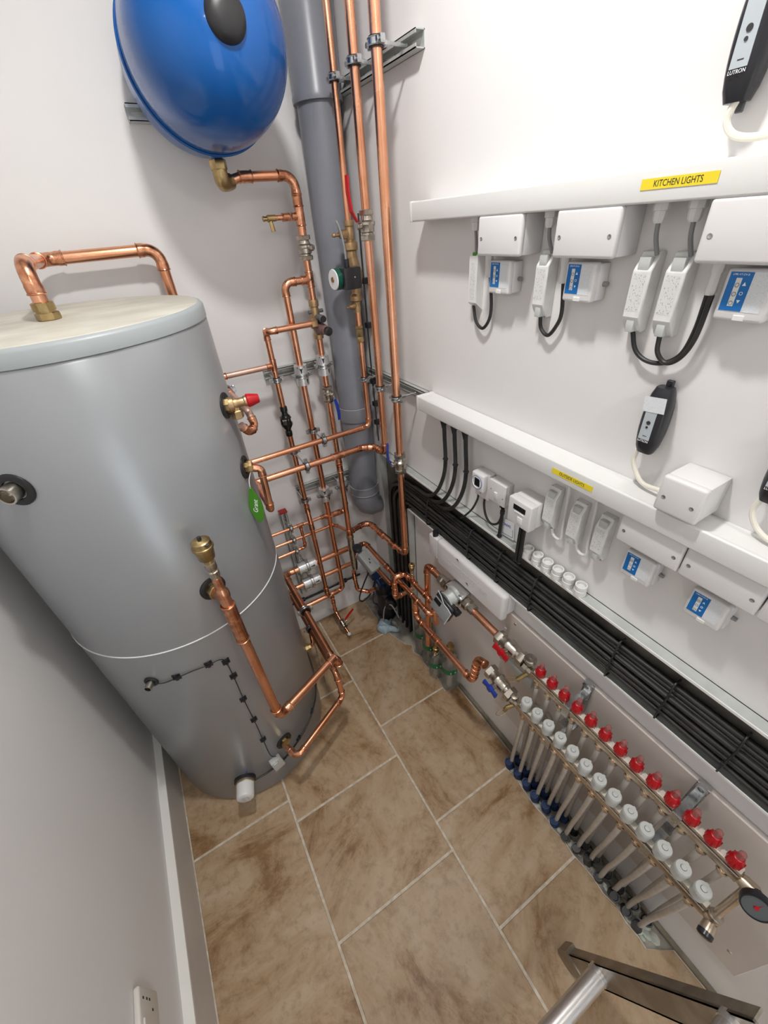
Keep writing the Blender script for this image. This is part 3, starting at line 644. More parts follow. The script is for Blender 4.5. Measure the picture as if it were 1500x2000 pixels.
# ---------------- pump on riser 1
pu = thing('secondary_pump', 'small black circulating pump with white disc end on the thin riser', 'pump', (.597, 1.205, 1.39))
MB().lathe((.597, 1.205, 1.606), (0, 0, -1), [(0, .0115), (0, .013), (.012, .013), (.014, .0100), (.022, .0105), (.030, .0125), (.038, .0125), (.044, .0105), (.050, .0175), (.054, .0185), (.066, .0185), (.070, .0130), (.085, .0135)], 18).build('upper_union', 'dzr', pu)
MB().lathe((.590, 1.205, 1.576), (-1, -.1, 0), [(0, .0105), (.016, .0115), (.018, .009), (.024, .009), (.026, .004), (.040, .0038), (.042, .0055), (.047, .004)], 14).build('isolator_spindle', 'dzr', pu)
MB().tube([V((.597, 1.205, 1.530)), V((.600, 1.207, 1.505)), V((.606, 1.210, 1.480)), V((.603, 1.207, 1.452)), V((.597, 1.205, 1.425))], .0140, 18, True, [.0125, .0165, .0195, .0160, .0125]).build('volute', 'dzr', pu)
MB().lathe((.597, 1.205, 1.432), (0, 0, -1), [(0, .0130), (.006, .0175), (.018, .0175), (.022, .0115), (.030, .0105), (.036, .012), (.044, .0100), (.050, .0100)], 18).build('lower_union', 'dzr', pu)
MB().lathe((.590, 1.203, 1.402), (-1, -.1, -.1), [(0, .0085), (.010, .0090), (.018, .0065), (.020, .0040), (.030, .0025)], 14).build('isolator_spindle', 'dzr', pu)
MB().cyl((.600, 1.205, 1.475), (.530, 1.198, 1.475), .0270, 32).build('motor_can', 'dgreen', pu)
MB().lathe((.530, 1.198, 1.475), (-1, -.1, 0), [(0, .0262), (.002, .0250), (.0024, .0245)], 32).build('end_disc', 'paper', pu, 35, 'white disc with brass centre')
MB().lathe((.527, 1.198, 1.475), (-1, -.1, 0), [(0, .0070), (.002, .0065)], 16).build('centre_screw', 'brass', pu)
MB().rbox((.546, 1.157, 1.449), (.596, 1.192, 1.502), .003, 2).build('terminal_box', 'blackp', pu)
MB().cyl((.562, 1.172, 1.498), (.561, 1.170, 1.522), .0075, 14).build('cable_gland', 'blackp', pu)
MB().sph((.576, 1.156, 1.478), .0022, (1, .6, 1), 8, 6).build('screw', 'zinc', pu)
pcb = MB().tube(smoothpath([(.561, 1.170, 1.520), (.560, 1.172, 1.555), (.556, 1.178, 1.590), (.552, 1.184, 1.606), (.560, 1.196, 1.600), (.578, 1.222, 1.575), (.600, 1.240, 1.540), (.618, 1.246, 1.50)], 6), .0028, 8).build('pump_flex', 'flex', None)
tag(pcb, 'thin grey flex looping from the black riser pump', 'cable')
ck = thing('check_valve', 'yellow brass check valve under the riser pump', 'valve', (.597, 1.205, 1.30))
MB().lathe((.597, 1.205, 1.345), (0, 0, -1), [(0, .0095), (0, .0118), (.008, .0118), (.010, .0100), (.016, .0110), (.028, .0110), (.032, .0095), (.036, .0118), (.046, .0118), (.048, .0095)], 8).build('body', 'brass', ck)
# ---------------- safety valve on tank
sv = thing('safety_valve', 'brass safety valve with red cap on the tank side', 'valve', tpt(-27.6, 1.296, .02))
d0 = V((.9, -.1, .02)).normalized(); b0 = tpt(-27.6, 1.296, .004)
MB().lathe(b0, d0, [(0, .0130), (.002, .0165), (.013, .0165), (.014, .0115), (.020, .0120), (.024, .0100), (.036, .0100), (.038, .0120), (.044, .0118)], 12).build('body', 'dzr', sv)
MB().lathe(b0+d0*.016+V((0, 0, .002)), V((0, 0, -1)), [(0, .010), (.016, .0105), (.018, .0135), (.034, .0135), (.036, .010)], 6).build('outlet_union', 'dzr', sv)
MB().lathe(b0+d0*.042, d0, [(0, .0125), (.003, .0150), (.010, .0140), (.026, .0100), (.028, .0085)], 14).build('test_cap', 'red', sv, 35, 'red knurled cap')
# tank union + tag
tu = thing('tank_side_union', 'brass union on the tank side above the green tag', 'fitting', tpt(-27.3, 1.141, .01))
MB().hexn(tpt(-27.3, 1.141, .005), V((.95, -.3, 0)), .014, .0145).build('union_nut', 'brass', tu)
gt = thing('green_tag', 'green leaf shaped tag with white script hanging on the tank side', 'tag', (.115, .905, 1.03))
poly_t = []
for k in range(28):
    a = 2*math.pi*k/28; x = .0165*math.sin(a)*(1-.60*max(0, math.cos(a))); z = .052*math.cos(a)
    poly_t.append((x, z))
fr_ = V((.86, -.50, 0)).normalized(); nn_ = V((.50, .86, 0)).normalized()
tg = MB(); n_ = len(poly_t); c0 = V((.110, .888, 1.058))
tg.add([c0+fr_*x+V((0, 0, 1))*z+nn_*0 for x, z in poly_t]+[c0+fr_*x+V((0, 0, 1))*z+nn_*.0025 for x, z in poly_t], [tuple(range(n_)), tuple(range(n_, 2*n_))[::-1]]+[(i, (i+1) % n_, n_+(i+1) % n_, n_+i) for i in range(n_)])
tg.build('tag_plate', 'green', gt, 30)
text('tag_script', 'Grant', gt, c0-nn_*.0003+V((0, 0, -.004)), .016, 'printw', 1.0, rot=Matrix((fr_, V((0, 0, 1)), -nn_)).transposed() @ Matrix.Rotation(math.radians(78), 3, 'Z'), shear=.3)
MB().tube(smoothpath([c0+V((0, 0, .048)), c0+V((.004, .008, .066)), tpt(-27.3, 1.141, .012)+V((0, 0, -.012))], 5), .0008, 6).build('string', 'printw', gt)
# ---------------- air vents
def vent(label, p, r, zval):
    root = thing('air_vent', label, 'air vent', p); p = V(p)
    MB().lathe(p, (0, 0, 1), [(0, r*.42), (r*.5, r*.42), (r*.5, r*.55), (r*1.2, r*.58), (r*1.3, r*.45), (r*1.7, r*.60), (r*2.3, r*.60), (r*2.4, r*.42)], 12).build('check_valve', 'nickel', root)
    q = p+V((0, 0, r*2.3))
    MB().lathe(q, (0, 0, 1), [(0, r*.45), (r*.4, r*.55), (r*.7, r*.80), (r*1.9, r*.95), (r*2.0, r*1.05), (r*2.2, r*1.05), (r*2.25, r*.95), (r*2.8, r*.92), (r*2.95, r*.70)], 22).build('float_chamber', 'brass', root)
    MB().cyl(q+V((0, 0, r*2.9)), q+V((0, 0, r*3.3)), r*.20, 10).build('cap', 'black', root)
    MB().cyl(q+V((r*.3, -r*.6, r*2.4)), q+V((r*.42, -r*.80, r*2.75)), r*.22, 10).build('vent_port', 'black', root)
    return root
vent('larger brass automatic air vent standing on the thick pipe before the tank', (-.030, .742, 1.006), .0205, 0)
vent('small brass automatic air vent on the pipes beside the white controller', (.572, .925, .528), .0115, 0)
MB().cyl((.572, .925, .515), (.572, .925, .530), .0055, 12).build('vent_stub', 'copper2', Q3)

# ---------------- rails, clips, foil collars
rail('upper galvanised rail on the right-hand wall carrying the three risers', (.667, 1.29, 1.873), (.667, .943, 1.873), (-1, 0, 0), .013, .022)
rail('lower galvanised rail on the right-hand wall ending at the white trunking', (.667, 1.29, 1.182), (.667, .940, 1.182), (-1, 0, 0), .012, .016)
rail('upper rail on the back wall behind the foil collars', (.322, 1.40, 1.212), (.545, 1.40, 1.212), (0, -1, 0), .014, .018)
rail('lower rail on the back wall behind the crossing pipes', (.340, 1.40, .755), (.570, 1.40, .755), (0, -1, 0), .014, .018)
rv = rail('upright galvanised rail with red end cap low on the back wall', (.262, 1.386, .235), (.262, 1.386, .690), (0, -1, 0), .013, .018)
MB().rbox((.246, 1.362, .688), (.278, 1.388, .696), .001, 1).build('end_cap', 'redd', rv, 30, 'dark red end cap')
gR = 'pipe rings on the three risers'
for (x, y, r_, nm) in ((.597, 1.205, .0085, 'thin'), (.592, 1.093, .0108, 'middle'), (.583, .983, .0113, 'right-hand')):
    clip(f'upper zinc ring holding the {nm} riser', (x, y, 1.873), (0, 0, 1), (.652, y, 1.873), r_, gR)
    clip(f'lower zinc ring holding the {nm} riser', (x, y, 1.182), (0, 0, 1), (.655, y, 1.182), r_, gR)
gB = 'pipe rings on the back wall'
clip('black lined ring left of the foil collars on the upper back rail', (.3368, 1.300, 1.215), (0, 0, 1), (.3368, 1.385, 1.215), .0090, gB)
clip('ring on the tundish pipe at the lower back rail', (.3398, 1.300, .755), (0, 0, 1), (.3398, 1.385, .755), .0095, gB)
def foil(label, p, axis, r, L, cl=True, to=None, lab2=None):
    a = V(axis).normalized(); p = V(p); root = thing('foil_pipe_collar', label, 'insulation', p, 'foil faced insulation collars')
    MB().lathe(p-a*L/2, a, [(0, r*.45), (0, r), (L, r), (L, r*.45)], 26).build('foil_sleeve', 'foil', root)
    MB().lathe(p-a*(L/2+.0008), a, [(0, r*.45), (0, r*.90), (.001, r*.90), (.001, r*.45)], 22).build('foam_core', 'offw', root)
    # printed black triangle marks
    if to is not None:
        d = (p-V(to)).normalized(); s = a.cross(d)
        for k, (off, ang) in enumerate(((L*.30, -.25), (-L*.28, .55))):
            n = (d*math.cos(ang)+s*math.sin(ang)).normalized(); t = a.cross(n)
            c = p+a*off+n*(r+.0004)
            h = L*.22
            mb = MB()
            tri = [c+t*h*.9+a*h*.8-n*(h*h*.4/r), c-t*h*.9+a*h*.8-n*(h*h*.4/r), c-a*h*.8]
            mb.add(tri+[c+a*h*.2+n*.0006]+[q-n*.002 for q in tri], [(0, 3, 2), (1, 2, 3), (0, 1, 3), (4, 5, 6)]); mb.build('printed_triangle', 'print', root, 0)
    if cl: clip(lab2, p, axis, to, r*.83, gB if abs(a.z) > .5 else 'rings on the low foil collars', lined=False)
foil('foil collar on the middle back wall pipe at the upper rail', (.420, 1.300, 1.213), (0, 0, 1), .0205, .062, True, (.420, 1.385, 1.213), 'zinc ring round the left of the two upper foil collars')
foil('foil collar on the right back wall pipe at the upper rail', (.499, 1.300, 1.228), (0, 0, 1), .0205, .062, True, (.499, 1.385, 1.222), 'zinc ring round the right of the two upper foil collars')
foil('foil collar with foam end on the middle pipe at the lower rail', (.422, 1.300, .752), (0, 0, 1), .0195, .056, True, (.422, 1.385, .752), 'zinc ring round the left foil collar at the lower rail')
foil('foil collar behind the crossing pipes at the lower rail', (.500, 1.300, .762), (0, 0, 1), .0195, .056, True, (.500, 1.385, .762), 'zinc ring round the right foil collar at the lower rail')
foil('upper of two foil collars on the low level pipes', (.288, 1.300, .444), (1, 0, 0), .0235, .075, True, (.288, 1.385, .444), 'zinc ring round the upper low level foil collar')
foil('lower of two foil collars on the low level pipes', (.292, 1.300, .352), (1, 0, 0), .0235, .075, True, (.292, 1.385, .352), 'zinc ring round the lower low level foil collar')
for z, nm in ((.656, 'uppermost'), (.597, 'middle'), (.539, 'lowest')):
    clip(f'small ring holding the {nm} thin pipe to the upright rail', (.262, 1.300, z), (1, 0, 0), (.262, 1.368, z), .0064, 'rings on the thin pipes')
gL = 'linked rings between crossing pipes'
clip('ring on the upper crossing pipe with a rod to the pipe behind', (.423, 1.205, 1.017), (1, 0, 0), (.422, 1.296, 1.017), .0092, gL)
clip('ring on the middle back pipe behind the upper crossing pipe', (.4225, 1.300, 1.017), (0, 0, 1), (.4225, 1.285, 1.017), .0104, gL, stud=False)
clip('ring on the lower crossing pipe with a rod to the tundish pipe', (.337, 1.172, .962), (1, 0, 0), (.338, 1.296, .962), .0107, gL)
clip('ring on the tundish pipe behind the lower crossing pipe', (.3385, 1.300, .962), (0, 0, 1), (.3385, 1.285, .962), .0094, gL, stud=False)
clip('ring at the tank shoulder on the safety valve branch', (.158, 1.130, 1.267), (0, 1, 0), (.158, 1.130, 1.235), .0088, gB, stud=False)
gF = 'rings on the pipe running forward beside the tank'
clip('large ring on the forward pipe nearest the back wall', (.190, 1.070, .4455), (0, 1, 0), (.190, 1.070, .352), .0150, gF)
clip('ring on the lower forward pipe beside the tank', (.1895, 1.060, .352), (0, 1, 0), (.1895, 1.060, .003), .0125, gF)
tb = thing('tank_rear_outlet', 'brass outlet with a short copper bend low on the tank right side', 'fitting', (.150, 1.02, .25))
MB().lathe(tpt(-6, .300, -.004), tdir(-6), [(0, .016), (.014, .016), (.015, .013), (.024, .013)], 8).build('union', 'brass', tb)
MB().tube(smoothpath([tpt(-6, .300, .018), tpt(-5, .300, .03), (.182, 1.045, .31), (.186, 1.06, .335)], 5), .008, 14).build('bend', 'copper2', tb)
# black cable laid along the back skirting
sc = thing('skirting_cable', 'black cable clipped along the top of the back skirting', 'cable', (.36, 1.39, .17))
MB().cyl((.02, 1.392, .173), (.555, 1.392, .173), .0045, 10).build('sheath', 'cable', sc)
for x in (.25, .37, .47): MB().rbox((x-.011, 1.384, .166), (x+.011, 1.401, .182), .002, 1).build('cable_clip', 'blackp', sc)

# ---------------- zone valve, black pump and clutter in the corner
zv = thing('zone_valve', 'grey motorised zone valve in the corner above the black pump', 'valve', (.465, 1.12, .46))
MB().lathe((.449, 1.172, .618), (0, 0, -1), [(0, .0095), (0, .0145), (.012, .0145), (.014, .012), (.060, .014), (.150, .014), (.180, .011)], 16).build('valve_body', 'nickel', zv)
e = MB().rbox((-.020, -.048, -.017), (.020, .048, .017), .005, 3)
Rz = Matrix.Rotation(math.radians(-22), 3, 'X') @ Matrix.Rotation(math.radians(-14), 3, 'Z')
e.v = [V((.482, 1.110, .505))+Matrix.Rotation(math.radians(14), 3, 'Z') @ Matrix.Rotation(math.radians(30), 3, 'X') @ q for q in e.v]; e.build('actuator_head', 'grey', zv)
e = MB().box((-.004, -.014, .0172), (.001, -.006, .0176)).box((.003, -.002, .0172), (.008, .006, .0176))
e.v = [V((.482, 1.110, .505))+Matrix.Rotation(math.radians(14), 3, 'Z') @ Matrix.Rotation(math.radians(30), 3, 'X') @ q for q in e.v]; e.build('printed_mark', 'print', zv, 0)
MB().lathe((.463, 1.150, .548), (0, -.15, 1), [(0, .015), (.004, .019), (.018, .019), (.020, .017)], 24).build('selector_knob', 'blackp', zv)
MB().cyl((.50, 1.30, .443), (.452, 1.182, .443), .0095, 16).build('return_port', 'copper2', zv)
lc = pipe_run('small copper loop under the grey zone valve', [(.500, 1.300, .353), (.462, 1.230, .350), (.462, 1.215, .270), (.505, 1.180, .262), (.520, 1.15, .300)], .0085, br=.014)
bp_ = thing('corner_pump', 'black and dark blue pump on the floor in the back corner', 'pump', (.615, 1.235, 0))
MB().lathe((.607, 1.235, -.002), (0, 0, 1), [(0, .046), (.012, .048), (.014, .040), (.150, .041), (.156, .046), (.166, .046), (.170, .036), (.215, .034), (.222, .028)], 32).build('motor', 'blackp', bp_)
MB().lathe((.600, 1.185, .150), (-.3, -1, .1), [(0, .020), (.030, .022), (.034, .027), (.044, .027), (.046, .018)], 20).build('pump_head', 'blackg', bp_)
M['dblue'] = pmat('dark_blue_cast', (.012, .03, .10), .3)
MB().rbox((.530, 1.190, .300), (.575, 1.250, .365), .008, 3).build('terminal_box', 'dblue', bp_)
MB().tube(smoothpath([(.555, 1.215, .31), (.560, 1.19, .27), (.585, 1.20, .24), (.600, 1.215, .21)], 5), .010, 14).build('hose', 'dblue', bp_)
for k, (pts, mt, lab) in enumerate((([(.560, 1.200, .320), (.520, 1.17, .26), (.515, 1.18, .19), (.545, 1.20, .13), (.56, 1.21, .07)], 'dblue', 'blue flex hanging beside the black corner pump'),
                                    ([(.498, 1.12, .46), (.470, 1.16, .34), (.455, 1.19, .24), (.480, 1.21, .19), (.525, 1.21, .22), (.552, 1.21, .29)], 'black', 'thin black flex looping from the zone valve to the corner pump'),
                                    ([(.600, 1.10, .10), (.585, 1.14, .16), (.560, 1.16, .14), (.548, 1.17, .03)], 'flex', 'short grey flex at the floor by the corner pump'))):
    tag(MB().tube(smoothpath(pts, 6), .0032, 8).build('pump_cable', mt, None), lab, 'cable')
bg = MB(); random.seed(3)
n1, n2 = 11, 10; vs = []
for i in range(n1):
    for j in range(n2):
        u, v_ = i/(n1-1), j/(n2-1); e_ = math.sin(math.pi*u)**.5*math.sin(math.pi*v_)**.5
        x = .520+.075*u+.012*math.sin(v_*7+1)+random.uniform(-.003, .003); y = 1.115+.085*v_+.014*math.sin(u*6)+random.uniform(-.003, .003); z = .003+e_*(.016+.020*abs(math.sin(u*5.1+v_*3.3)))+random.uniform(0, .006)
        vs.append((x, y, z))
bg.add(vs, [(i*n2+j, (i+1)*n2+j, (i+1)*n2+j+1, i*n2+j+1) for i in range(n1-1) for j in range(n2-1)])
bo = bg.build('plastic_bag', 'rag', None, 25); tag(bo, 'crumpled pale blue plastic bag on the floor under the corner pump', 'bag')
sm = bo.modifiers.new('thick', 'SOLIDIFY'); sm.thickness = .0012

# ================================================================== CABLE TRAY + BLACK CABLES
tr = thing('cable_tray', 'galvanised perforated tray along the right-hand wall full of black cables', 'tray', (.64, 0, .76))
ZT, ZB, XF, XW = .896, .734, .638, .6655
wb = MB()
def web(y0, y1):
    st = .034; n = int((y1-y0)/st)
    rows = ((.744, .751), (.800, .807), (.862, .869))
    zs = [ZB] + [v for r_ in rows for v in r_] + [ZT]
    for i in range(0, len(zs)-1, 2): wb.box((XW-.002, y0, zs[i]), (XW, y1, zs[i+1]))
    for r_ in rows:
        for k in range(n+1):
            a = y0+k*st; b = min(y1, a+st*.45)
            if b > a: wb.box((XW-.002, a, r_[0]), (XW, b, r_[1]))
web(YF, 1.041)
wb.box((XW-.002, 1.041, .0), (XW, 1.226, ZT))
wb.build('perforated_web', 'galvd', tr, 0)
MB().box((XF+.0022, YF, ZT-.002), (XW+.0014, 1.226, ZT)).build('upper_flange', 'galv', tr, 0)
MB().rbox((XF, YF, ZT-.006), (XF+.0022, 1.226, ZT+.0005), .0005, 1).build('upper_lip', 'lipm', tr, 0)
MB().box((XF+.0022, YF, ZB), (XW, 1.041, ZB+.002)).build('lower_flange', 'galv', tr, 0)
MB().rbox((XF, YF, ZB-.0005), (XF+.0022, 1.041, ZB+.006), .0005, 1).build('lower_lip', 'lipm', tr, 0)
MB().box((XF+.0022, 1.224, 0), (XW, 1.226, ZT)).rbox((XF, 1.220, 0), (XF+.0022, 1.226, ZT), .0005, 1).build('upright_rear_flange', 'galv', tr, 0)
MB().box((XF+.0022, 1.041, 0), (XW, 1.043, ZB)).rbox((XF, 1.041, 0), (XF+.0022, 1.047, ZB), .0005, 1).build('upright_front_flange', 'galv', tr, 0)
ordn = ['lowest', 'second', 'third', 'fourth', 'fifth', 'sixth', 'seventh', 'eighth', 'ninth', 'tenth', 'eleventh', 'twelfth', 'thirteenth']
NC = 8
for i in range(NC):
    z = .7515+i*.0123; yv = 1.056+i*.0185; R = .030+i*.0150; x = .6535+random.uniform(-.0006, .0006)
    pts = []
    y = YF+.02
    while y < yv-R-.03:
        pts.append((x+.0006*math.sin(y*9+i*2), y, z+.0016*math.sin(y*7+i*.25))); y += .09
    for k in range(9):
        a = math.pi/2*k/8; pts.append((x, yv-R+R*math.sin(a), z-R+R*math.cos(a)))
    pts += [(x, yv, z-R-.10), (x, yv, (z-R-.1)*.5), (x, yv, .004)]
    o = MB().tube(smoothpath(pts, 3), .0059, 10).build('power_cable', 'cable', None)
    tag(o, f'{ordn[i]} black cable counted up from the lower lip of the tray', 'cable', 'black cables in the wall tray')
for i in range(4):
    z = .763+i*.0122*1.45; x = .6405; pts = []; y = YF+.02; yv = 1.074+i*.033; R = .045+i*.02
    while y < yv-R-.03: pts.append((x+.001*math.sin(y*8+i), y, z+.002*math.sin(y*6+i*2.1))); y += .09
    for k in range(9):
        a = math.pi/2*k/8; pts.append((x, yv-R+R*math.sin(a), z-R+R*math.cos(a)))
    pts += [(x, yv, z-R-.10), (x, yv, .30), (x, yv, .004)]
    o = MB().tube(smoothpath(pts, 3), .0059, 10).build('power_cable', 'cable', None)
    tag(o, f'{["lower", "second", "third", "upper"][i]} black cable of the four lying on top of the tray layer', 'cable', 'black cables in the wall tray')
plc = ['nearest the copper risers', 'above the left end of the white controller', 'above the middle of the white controller', 'above the right end of the white controller', 'above the first red flow meters', 'above the middle red flow meters', 'above the last red flow meters']
for (y, z0, z1), pl in zip(((.915, .745, .850), (.705, .742, .846), (.585, .742, .846), (.462, .742, .848), (.238, .742, .850), (.126, .742, .850), (.010, .742, .850)), plc):
    t_ = MB(); pts = [(.664, y, z0-.003), (.650, y, z0-.003), (.6335, y, z0+.006), (.6330, y-.002, z1-.030), (.644, y, z1+.002), (.664, y, z1+.002)]
    t_.tube(smoothpath(pts, 4), .0019, 6).rbox((.6290, y-.004, z0+.030), (.6345, y+.004, z0+.038), .001, 1)
    tag(t_.build('cable_tie', 'black', None), 'black tie round the tray cables '+pl, 'cable tie', 'ties along the tray')

# ================================================================== TRUNKING
def trunk(label, z0, z1, y1):
    root = thing('trunking', label, 'trunking', (.64, (YF+y1)/2, z0))
    MB().rbox((.616, YF+.001, z0), (.667, y1-.002, z1), .002, 1).build('base', 'white', root, 40)
    MB().rbox((.612, YF+.001, z0-.0012), (.620, y1, z1+.0012), .003, 3).build('cover', 'white', root, 40)
    MB().rbox((.6118, y1-.010, z0-.002), (.667, y1+.0015, z1+.002), .002, 2).build('end_cap', 'white', root, 40)
    return root
t1 = trunk('upper white trunking with the kitchen lights label', 1.593, 1.626, .930)
t2 = trunk('lower white trunking with the outside lights label', 1.161, 1.197, .924)
for (y0, y1, z0, z1, s_, tr_) in ((.401, .312, 1.606, 1.617, 'KITCHEN LIGHTS', t1), (.451, .361, 1.173, 1.184, 'OUTSIDE LIGHTS', t2)):
    lb = dev('tape_label', 'yellow tape label reading '+s_.lower(), 'label', (y0+y1)/2, (z0+z1)/2, .6117)
    MB().box((-(y0-y1)/2, -(z1-z0)/2, 0), ((y0-y1)/2, (z1-z0)/2, .0004)).build('tape', 'yel', lb, 0)
    text('lettering', s_, lb, (0, -.0002, .0005), .0092, 'print', .80, ext=.0001)

# ================================================================== WALL DEVICES, RIGHT WALL
def jbox(label, y, z, w_, h, d, name='junction_box', screws=True):
    o = dev(name, label, 'box', y, z)
    MB().rbox((-w_/2, -h/2, 0), (w_/2, h/2, d*.82), .003, 2).build('enclosure', 'whited', o, 40)
    MB().rbox((-w_/2-.0008, -h/2-.0008, d*.80), (w_/2+.0008, h/2+.0008, d), .0045, 3).build('lid', 'whited', o, 40)
    if screws:
        for s_ in (-1, 1):
            MB().lathe((s_*(w_/2-.010), -.004, d-.0008), (0, 0, 1), [(0, .0032), (.0012, .0032), (.0014, .0026), (.0010, .0012)], 14).build('screw', 'zinc', o)
    return o
jbox('white box hanging from upper trunking, farthest from the viewer', .650, 1.562, .106, .060, .055)
jbox('middle white box hanging from upper trunking', .4735, 1.562, .105, .060, .055)
jbox('white box under the kitchen lights trunking nearest the viewer', .251, 1.561, .122, .062, .055)
jbox('deep white box standing on top of the lower trunking', .223, 1.235, .060, .058, .067, 'deep_junction_box')
jbox('wide white box under the outside lights trunking beside the white drivers', .248, 1.130, .106, .058, .047)
jbox('wide white box under lower trunking, second towards the viewer', .139, 1.130, .106, .058, .047)
jbox('white box under lower trunking cut by the right picture edge', .030, 1.130, .106, .058, .047)
def module(label, y, z, w_=.058, h=.056, d=.032):
    o = dev('dimmer_module', label, 'module', y, z, group='blue labelled control modules')
    MB().rbox((-w_/2+.003, -h/2+.002, 0), (w_/2-.001, h/2-.002, d*.7), .003, 2).build('housing', 'whited', o, 40)
    f = MB().rbox((-w_/2, -h/2, d*.55), (w_/2-.004, h/2, d), .004, 3).build('cover', 'whited', o, 40)
    x0 = -w_/2+.004; x1 = w_/2-.010; mid = x0+(x1-x0)*.56
    MB().box((x0, -h/2+.011, d), (x1, h/2-.003, d+.0003)).build('white_sticker', 'smudgew', o, 0)
    s = MB().box((x0+.0006, -h/2+.0115, d+.0003), (mid, h/2-.0034, d+.0006)).build('blue_sticker', 'stick', o, 0)
    MB().rbox((x0+.0085, -h/2+.0165, d+.0006), (x0+.0145, h/2-.0095, d+.0010), .0001, 1).build('button_strip', 'white', s, 0)
    for k in range(3): MB().torus((x0+.0115, -h/2+.020+.0095*k, d+.0012), (0, 0, 1), .0021, .0005, 14, 6).build('button', 'printg', s)
    text('arrow_mark', '\u25B2', s, (x0+.0185, h/2-.0150, d+.0007), .0045, 'printw', ext=.0001) if False else MB().add([(x0+.0165, h/2-.0175, d+.0007), (x0+.0205, h/2-.0175, d+.0007), (x0+.0185, h/2-.0135, d+.0007)], [(0, 1, 2)]).build('up_mark', 'printw', s, 0)
    MB().torus((x0+.0185, h/2-.0255, d+.0008), (0, 0, 1), .0016, .0003, 14, 5).build('power_mark', 'printw', s)
    MB().add([(x0+.0165, h/2-.0325, d+.0007), (x0+.0205, h/2-.0325, d+.0007), (x0+.0185, h/2-.0360, d+.0007)], [(0, 2, 1)]).build('down_mark', 'printw', s, 0)
    text('lettering', 'LMK-VT-DV-B', s, (x0+.0120, h/2-.0060, d+.0007), .0030, 'printw', .95, ext=.00008)
    MB().rbox((-.0060, -h/2+.0012, d-.001), (.0060, -h/2+.0075, d+.0012), .0006, 1).build('release_tab', 'white', o, 30)
    MB().cyl((w_/2-.003, -.003, d*.30), (w_/2+.006, -.003, d*.30), .0038, 10).build('fixing_lug', 'grey', o)
    return o
m0 = module('blue and white control module under the farthest upper box', .662, 1.4945)
def mcopy(label, y, z, t=0): return devcopy(m0, label, y, z, WX, t)
mcopy('blue and white control module under the middle upper box', .484, 1.4965)
mcopy('blue and white control module under the nearest upper box', .252, 1.4955)
mcopy('blue and white control module under the lower box beside the drivers', .254, 1.054)
mcopy('blue and white control module below the second lower box', .139, 1.053)
def driver(label, y, z, slim=False, tilt=0):
    h = .104; w_ = .027; d = .026
    o = dev('led_driver', label, 'driver', y, z, tilt=tilt, group='led drivers on the wall')
    def tp(co, dd): return co
    poly2 = [(0, -h/2), (d*.45, -h/2), (d*.80, -h/2+.012), (d, -h/2+.022), (d, h/2-.022), (d*.62, h/2-.008), (d*.55, h/2), (0, h/2)]
    mb = MB(); n = len(poly2); a = w_/2
    mb.add([(-a, v, w2) for w2, v in poly2]+[(a, v, w2) for w2, v in poly2], [tuple(range(n)), tuple(range(n, 2*n))[::-1]]+[(i, (i+1) % n, n+(i+1) % n, n+i) for i in range(n)])
    b_ = mb.build('casing', 'white2', o, 25)
    bv = b_.modifiers.new('soft_edges', 'BEVEL'); bv.width = .0018; bv.segments = 2; bv.limit_method = 'ANGLE'
    MB().box((-a*.72, -h/2+.030, d), (a*.62, h/2-.026, d+.0002)).build('print_panel', 'smudge', o, 0)
    e = MB().rbox((-a*.62, h/2-.024, d*.62), (a*.62, h/2-.006, d*.98), .0015, 2).build('top_clamp_cover', 'cap', o)
    e = MB().rbox((-a*.45, -h/2+.001, d*.52), (a*.45, -h/2+.018, d*.92), .0015, 2).build('lower_clamp_cover', 'cap', o)
    for (u, v) in ((-a*.8, h/2-.002), (a*.8, h/2-.002), (-a*.7, -h/2+.002), (a*.7, -h/2+.002)):
        MB().cyl((u, v, d*.30), (u, v, d*.52), .0022, 10).build('screw', 'zinc', o)
    return o
dr = driver('white led driver right of the farthest upper control module', .568, 1.486)
def dcopy(label, y, z, t=0): return devcopy(dr, label, y, z, WX, t)
dcopy('left one of the paired white drivers with looped black leads', .390, 1.486)
dcopy('right one of the paired white drivers with looped black leads', .344, 1.486)
dcopy('white driver right of the white programmer under the lower trunking', .464, 1.063)
dcopy('middle white driver of three under the outside lights label', .400, 1.060)
dcopy('white driver nearest the wide box under the lower trunking', .341, 1.060)
sd = dev('slim_led_driver', 'slim white driver with green terminal, farthest along the upper trunking', 'driver', .752, 1.484, group=None)
h, a, d = .104, .0125, .020
mb = MB(); pl2 = [(0, -h/2-.006), (d*.5, -h/2+.002), (d, -h/2+.010), (d, h/2-.010), (d*.6, h/2), (0, h/2)]; n = len(pl2)
mb.add([(-a, v, w2) for w2, v in pl2]+[(a, v, w2) for w2, v in pl2], [tuple(range(n)), tuple(range(n, 2*n))[::-1]]+[(i, (i+1) % n, n+(i+1) % n, n+i) for i in range(n)])
mb.build('casing', 'white', sd, 25)
MB().rbox((-.006, h/2-.012, d*.62), (.006, h/2-.003, d*.95), .001, 1).build('green_terminal', 'green', sd)
MB().box((-.008, -h/2+.014, d), (.006, h/2-.020, d+.0002)).build('print_panel', 'smudge', sd, 0)
